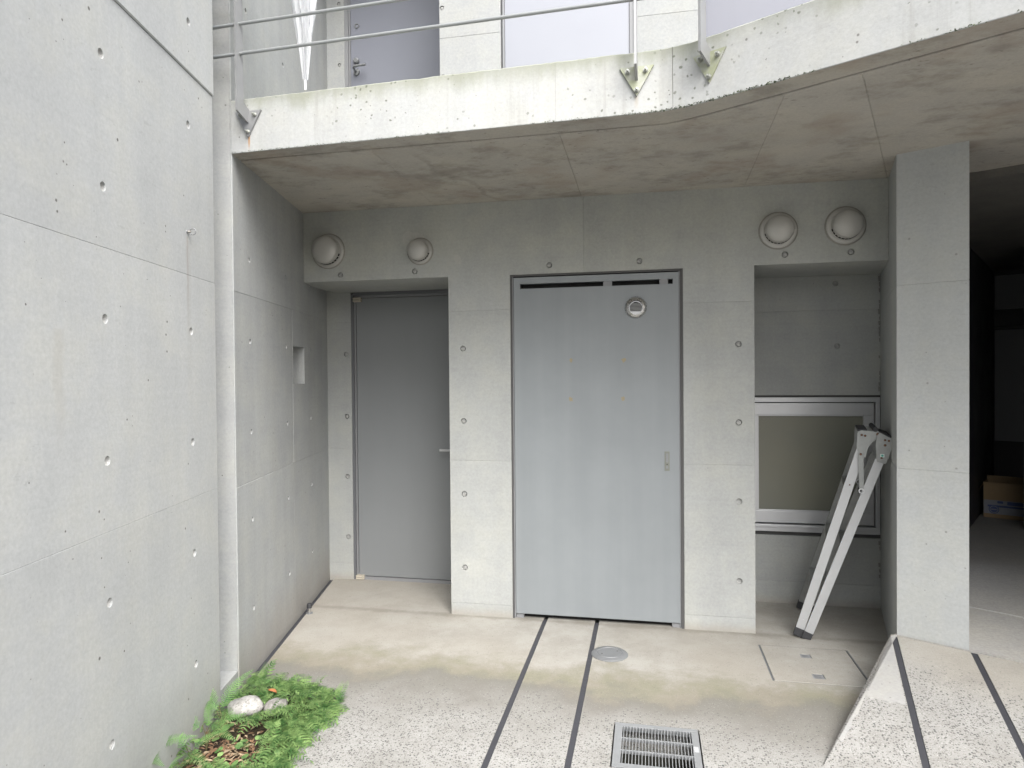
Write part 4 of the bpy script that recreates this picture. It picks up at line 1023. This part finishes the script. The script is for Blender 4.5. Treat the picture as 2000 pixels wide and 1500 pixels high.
for (u0, u1, v0, v1) in ((0, BW, 0, .005), (0, BW, BD - .005, BD), (0, .005, .0051, BD - .0051), (BW - .005, BW, .0051, BD - .0051)):
    MB().prism([bp(u0, v0, 0), bp(u1, v0, 0), bp(u1, v1, 0), bp(u0, v1, 0)], (0, 0, BH if v0 == 0 else BH + (.03 if v0 > .2 else 0))).build('side', 'card', bx_)
MB().prism([bp(.006, .006, .002), bp(BW - .006, .006, .002), bp(BW - .006, BD - .006, .002), bp(.006, BD - .006, .002)], (0, 0, .004)).build('bottom', 'card', bx_)
MB().prism([bp(-.001, 0, BH - .002), bp(-.001, BD, BH - .002), bp(-.05, BD, BH - .10), bp(-.05, 0, BH - .10)], (.003, 0, .002)).build('flap', 'card', bx_)
pr_ = MB(); pr_.prism([bp(.002, -.0005, .035), bp(BW - .002, -.0005, .035), bp(BW - .002, -.0005, .155), bp(.002, -.0005, .155)], -VW * .0004); pr_ = pr_.build('print', 'cardprint', bx_)
MB().lathe(bp(.075, -.0009, .075), -VW, [(0, .0008), (.038, .0008), (.038, 0)], 28).build('round_mark', 'cardblue', pr_)
MB().lathe(bp(.075, -.0018, .075), -VW, [(.026, .0002), (.031, .0002)], 28).build('round_mark', 'cardprint', pr_)
MB().prism([bp(.055, -.0019, .070), bp(.095, -.0019, .070), bp(.095, -.0019, .079), bp(.055, -.0019, .079)], -VW * .0003).build('round_mark', 'cardprint', pr_)
for (u0, u1, z0, z1) in ((.03, .30, .096, .112), (.10, .14, .130, .150), (.17, .31, .12, .15)): MB().prism([bp(u0, -.001, z0), bp(u1, -.001, z0), bp(u1, -.001, z1), bp(u0, -.001, z1)], -VW * .0006).build('blue_band', 'cardblue', pr_)

# ------------------------------------------------------------------ bed: stones, ferns, ground cover, litter
def stone(name, c, size, rotz, seed, mat, label):
    bm = bmesh.new(); bmesh.ops.create_icosphere(bm, subdivisions=4, radius=1)
    for v in bm.verts:
        n = v.co.normalized(); k = 1 + .16 * mnoise.noise(n * 1.1 + Vector((seed, 0, 0))) + .05 * mnoise.noise(n * 3 + Vector((0, seed, 0))) + .012 * mnoise.noise(n * 11 + Vector((0, seed, 0)))
        v.co = Vector((n.x * size[0], n.y * size[1], n.z * size[2])) * k
    me = bpy.data.meshes.new(name); bm.to_mesh(me); bm.free(); me.materials.append(MAT[mat])
    for p in me.polygons: p.use_smooth = True
    o = bpy.data.objects.new(name, me); o.location = c; o.rotation_euler = (rad(5), rad(-4), rotz); link(o); tag(o, label, 'stone')
stone('stone', (-1.755, 2.675, .022), (.078, .056, .038), .25, 3.1, 'stone1', 'larger pale speckled granite stone lying in the fern bed')
stone('stone', (-1.628, 2.705, .016), (.058, .048, .033), -.2, 8.4, 'stone2', 'smaller grey brown stone touching the pale stone in the fern bed')

def leaf_strip(mb, p, d, side, up, L, W, n=3, droop=.2):
    """slender pointed leaflet as a short strip"""
    prev = None
    for i in range(n + 1):
        k = i / n; c = p + d * (L * k) - up * (droop * L * k * k); wd = W * (1 - k) ** .7 * (.55 + .9 * k if k < .5 else 1.0)
        if i == n: v = [mb.bm.verts.new(c)]
        else: v = [mb.bm.verts.new(c - side * wd / 2), mb.bm.verts.new(c + side * wd / 2)]
        if prev:
            if len(v) == 2: mb.bm.faces.new((prev[0], prev[1], v[1], v[0]))
            else: mb.bm.faces.new((prev[0], prev[1], v[0]))
        prev = v
def frond_mesh(L, W, pairs, seed, teeth=5):
    """pinnate fern frond along +X, arching; every leaflet is toothed"""
    random.seed(seed); mb = MB(); pts = []
    for i in range(pairs + 1):
        k = i / pairs; pts.append(Vector((L * k, .02 * sin(k * 3 + seed), .34 * L * sin(k * 2.2) * .55 - .18 * L * k * k)))
    mb.tube(pts, [.0014 * (1 - .7 * i / pairs) for i in range(pairs + 1)], 5, False)
    for i in range(1, pairs):
        k = i / pairs; T = (pts[i + 1] - pts[i - 1]).normalized(); S = T.cross(Z_).normalized(); Nn = S.cross(T).normalized()
        ll = W * min(1, 1.35 * (1 - k) ** .8) * (1.0 if k > .12 else .75) * random.uniform(.92, 1.06)
        for sg in (-1, 1):
            d = (S * sg * .93 + T * .36 + Nn * random.uniform(.02, .18)).normalized(); sd_ = d.cross(Nn).normalized()
            bw_ = L / pairs * .74
            for j in range(teeth):
                q = j / teeth; c = pts[i] + d * (ll * q) - Nn * (.18 * ll * q * q); wd = bw_ * (1 - q) ** .6
                for s2 in (-1, 1):
                    leaf_strip(mb, c, (d * .75 + sd_ * s2 * .66).normalized(), d, Nn, wd * 1.1, ll / teeth * 1.05, 1, .1)
            leaf_strip(mb, pts[i], d, sd_, Nn, ll, bw_ * .8, 3, .18)
    return mb
FR = []
for s_ in range(4):
    o = frond_mesh(.25, .048, 22, s_ + 1).build('frond', 'fern', None, recalc=False); FR.append(o.data); COL.objects.unlink(o); bpy.data.objects.remove(o)
def fern(loc, fronds, label):
    f = empty('fern', loc, label, 'fern', 'ferns by the left wall')
    for (az, el, sc, hgt, v) in fronds:
        top = Vector(loc) + Vector((cos(rad(az)) * .02, sin(rad(az)) * .02, hgt))
        MB().tube([Vector(loc) + Vector((0, 0, -.03)), (Vector(loc) + top) / 2 + Vector((.004, .003, 0)), top], .0016, 6).build('stalk', 'stem', f, True)
        o = bpy.data.objects.new('frond', FR[v]); o.location = top; o.rotation_euler = (rad(38 * cos(rad(az)) + random.uniform(-8, 8)), rad(-el), rad(az)); o.scale = (sc,) * 3; link(o, f)
random.seed(4)
fern((-1.755, 2.40, 0), [(165, 14, .72, .075, 0), (-20, 4, .75, .075, 1), (15, 22, .62, .07, 2), (120, 25, .55, .06, 3)], 'fern with a wide pair of spread fronds at the middle of the left wall bed')
fern((-1.775, 2.53, 0), [(150, 18, .70, .085, 1), (-25, 3, .62, .08, 2), (75, 40, .75, .07, 0), (185, 8, .5, .07, 3)], 'fern with fronds reaching up over the pale stone')
fern((-1.73, 2.27, 0), [(172, 10, .75, .065, 2), (-35, 2, .78, .06, 3), (60, 15, .5, .05, 1), (-75, 10, .6, .05, 0)], 'fern growing from the bare leaf litter with low drooping fronds')
fern((-1.80, 2.17, .02), [(95, 62, .45, .10, 3), (160, 20, .5, .09, 0), (20, 18, .55, .09, 1), (-40, 8, .6, .08, 2), (-110, 10, .6, .07, 0)], 'fern with one upright frond standing against the left wall')

def in_poly(x, y, poly):
    c = False; j = len(poly) - 1
    for i in range(len(poly)):
        xi, yi = poly[i]; xj, yj = poly[j]
        if (yi > y) != (yj > y) and x < (xj - xi) * (y - yi) / (yj - yi) + xi: c = not c
        j = i
    return c
# lacy creeping fern as ground cover
def cover():
    mb = MB(); random.seed(12)
    region = [(-1.90, 2.99), (-1.72, 2.955), (-1.56, 2.91), (-1.41, 2.87), (-1.355, 2.75), (-1.37, 2.66), (-1.40, 2.57), (-1.375, 2.47), (-1.36, 2.38), (-1.33, 2.26), (-1.31, 2.08), (-1.30, 1.6), (-1.86, 1.6), (-1.86, 2.2), (-1.86, 2.6)]
    bare = lambda x, y: ((x + 1.665) / .16) ** 2 + ((y - 2.36) / .18) ** 2 < 1 + .5 * mnoise.noise((x * 12, y * 12, 0))
    nearwall = lambda x, y: x < -1.66 and y < 2.60
    stones = lambda x, y: ((x + 1.755) / .095) ** 2 + ((y - 2.655) / .075) ** 2 < 1 or ((x + 1.628) / .07) ** 2 + ((y - 2.69) / .06) ** 2 < 1
    cnt = 0
    while cnt < 1150:
        x, y = random.uniform(-1.92, -1.29), random.uniform(1.9, 3.0)
        if not in_poly(x, y, region) or stones(x, y): continue
        if (bare(x, y) and random.random() < .96) or (nearwall(x, y) and random.random() < .80): continue
        cnt += 1
        edge_out = x > -1.46 or y > 2.86
        az = random.gauss(0, 1.0) if not edge_out else random.gauss(-.25 if y < 2.8 else .9, .9)
        el = random.uniform(.05, .75) if not edge_out else random.uniform(-.05, .4)
        if random.random() < .05: el = random.uniform(.9, 1.35)
        L = random.choice((.03, .045, .06, .085, .11)) * random.uniform(.8, 1.15); T0 = Vector((cos(az) * cos(el), sin(az) * cos(el), sin(el)))
        z0 = random.uniform(0, .03) + max(0, .06 * mnoise.noise((x * 9, y * 9, 5)) + .01) * (0 if edge_out else 1)
        base = Vector((x, y, z0)); np_ = 7
        for i in range(np_):
            k = (i + .5) / np_; T = (T0 - Z_ * (.9 * k)).normalized(); c = base + T0 * (L * k) - Z_ * (L * .42 * k * k)
            S = T.cross(Z_); S = S.normalized() if S.length > .05 else X_; Nn = S.cross(T).normalized()
            ll = L * .42 * (1 - k) ** .65 * (1 if k > .15 else .8)
            for sg in (-1, 1):
                d = (S * sg + T * .5 + Nn * random.uniform(-.1, .25)).normalized(); sd_ = d.cross(Nn).normalized()
                leaf_strip(mb, c, d, sd_, Nn, ll, ll * .34, 2, .25)
                for q in (.25, .5, .75):
                    for s2 in (-1, 1):
                        leaf_strip(mb, c + d * (ll * q), (d * .6 + sd_ * s2 * .8).normalized(), d, Nn, ll * .30 * (1.1 - q), ll * .16, 1, .1)
            if i == np_ - 1: leaf_strip(mb, c, T, S, Nn, L * .2, L * .09, 2, .2)
    # a couple of taller feathery shoots
    for (x, y, L, az, el) in ((-1.86, 2.96, .085, .8, 1.25), (-1.40, 2.835, .10, .45, .95), (-1.41, 2.85, .08, .9, 1.1), (-1.55, 2.91, .06, 1.2, 1.0)):
        T0 = Vector((cos(az) * cos(el), sin(az) * cos(el), sin(el)))
        for i in range(11):
            k = (i + .5) / 11; c = Vector((x, y, .01)) + T0 * (L * k); S = T0.cross(Vector((-.2, -1, 0))).normalized(); Nn = S.cross(T0)
            ll = L * .36 * (1 - k) ** .7
            for sg in (-1, 1):
                d = (S * sg + T0 * .6).normalized(); sd_ = d.cross(Nn).normalized()
                leaf_strip(mb, c, d, sd_, Nn, ll, ll * .2, 2, .15)
                for q in (.3, .6): 
                    for s2 in (-1, 1): leaf_strip(mb, c + d * (ll * q), (d * .6 + sd_ * s2 * .8).normalized(), d, Nn, ll * .26, ll * .13, 1, .1)
        leaf_strip(mb, Vector((x, y, .0)), T0, S, Nn, L, .0025, 3, 0)
    # small round leaves
    for _ in range(85):
        x, y = random.uniform(-1.82, -1.40), random.uniform(2.1, 2.75)
        if stones(x, y): continue
        r = random.uniform(.008, .019); c = Vector((x, y, random.uniform(0, .03))); nn = Vector((random.uniform(-.5, .5), random.uniform(-.7, .2), 1)).normalized()
        u = nn.orthogonal().normalized(); v = nn.cross(u); ph = random.random() * 6
        ring = [mb.bm.verts.new(c + (u * cos(a + ph) + v * sin(a + ph) * .85) * r * (1 - .25 * max(0, cos(a)) ** 6)) for a in [2 * pi * k / 9 for k in range(9)]]
        mb.bm.faces.new(ring)
    o = mb.build('ground_cover', 'cover', None, recalc=False); tag(o, 'lacy bright green creeping fern covering the edge of the planting bed', 'ground cover', kind='stuff')
cover()
def litter():
    mb = MB(); mb2 = MB(); random.seed(9)
    for i in range(650):
        x, y = random.uniform(-1.84, -1.44), random.uniform(1.95, 2.62)
        if random.random() < .4: x, y = random.gauss(-1.655, .07), random.gauss(2.33, .09)
        c = Vector((x, y, random.uniform(-.03, -.005))); az = random.random() * 6.28; L = random.uniform(.006, .022); W = L * random.uniform(.2, .6)
        d = Vector((cos(az), sin(az), random.uniform(-.3, .4))).normalized(); s_ = d.cross(Z_).normalized(); u = s_.cross(d)
        t = mb if random.random() < .62 else mb2
        v = [c - d * L, c - d * .2 * L + s_ * W + u * .004, c + d * L, c + s_ * -W * .8 + u * .003]
        t.bm.faces.new([t.bm.verts.new(q) for q in v])
    for i in range(26):
        x, y = random.gauss(-1.62, .06), random.gauss(2.27, .08); az = random.random() * 6.28; L = random.uniform(.015, .035)
        mb2.tube([Vector((x, y, -.012)), Vector((x + cos(az) * L, y + sin(az) * L, -.006)), Vector((x + cos(az + .3) * L * 2, y + sin(az + .3) * L * 2, -.01))], .0018, 5)
    o = mb.build('leaf_litter', 'soil_leaf', None, recalc=False); tag(o, 'brown leaf litter scattered on the bare soil of the bed', 'leaf litter', kind='stuff')
    o = mb2.build('dry_twigs', 'soil_leaf2', None, recalc=False); tag(o, 'pale dry twigs and straw on the bare soil of the bed', 'twigs', kind='stuff')
litter()
def dry_leaf(c, az, L, W, label):
    mb = MB(); d = Vector((cos(az), sin(az), .05)); s_ = Vector((-sin(az), cos(az), 0)); g = []
    for i in range(7):
        k = i / 6; w_ = W * sin(pi * min(1, k * .92 + .06)) ; g.append([mb.bm.verts.new(Vector(c) + d * (L * (k - .5)) + s_ * (w_ * q) + Z_ * (.006 * abs(q) + .004 * sin(k * 3))) for q in (-1, 0, 1)])
    for a, b in zip(g, g[1:]):
        for k in range(2): mb.bm.faces.new((a[k], a[k + 1], b[k + 1], b[k]))
    o = mb.build('dry_leaf', 'orange_leaf', None, True, recalc=False); tag(o, label, 'leaf')
dry_leaf((-1.685, 2.775, .045), -.45, .065, .012, 'curled orange brown dry leaf behind the two stones')
SC.render.film_transparent = False
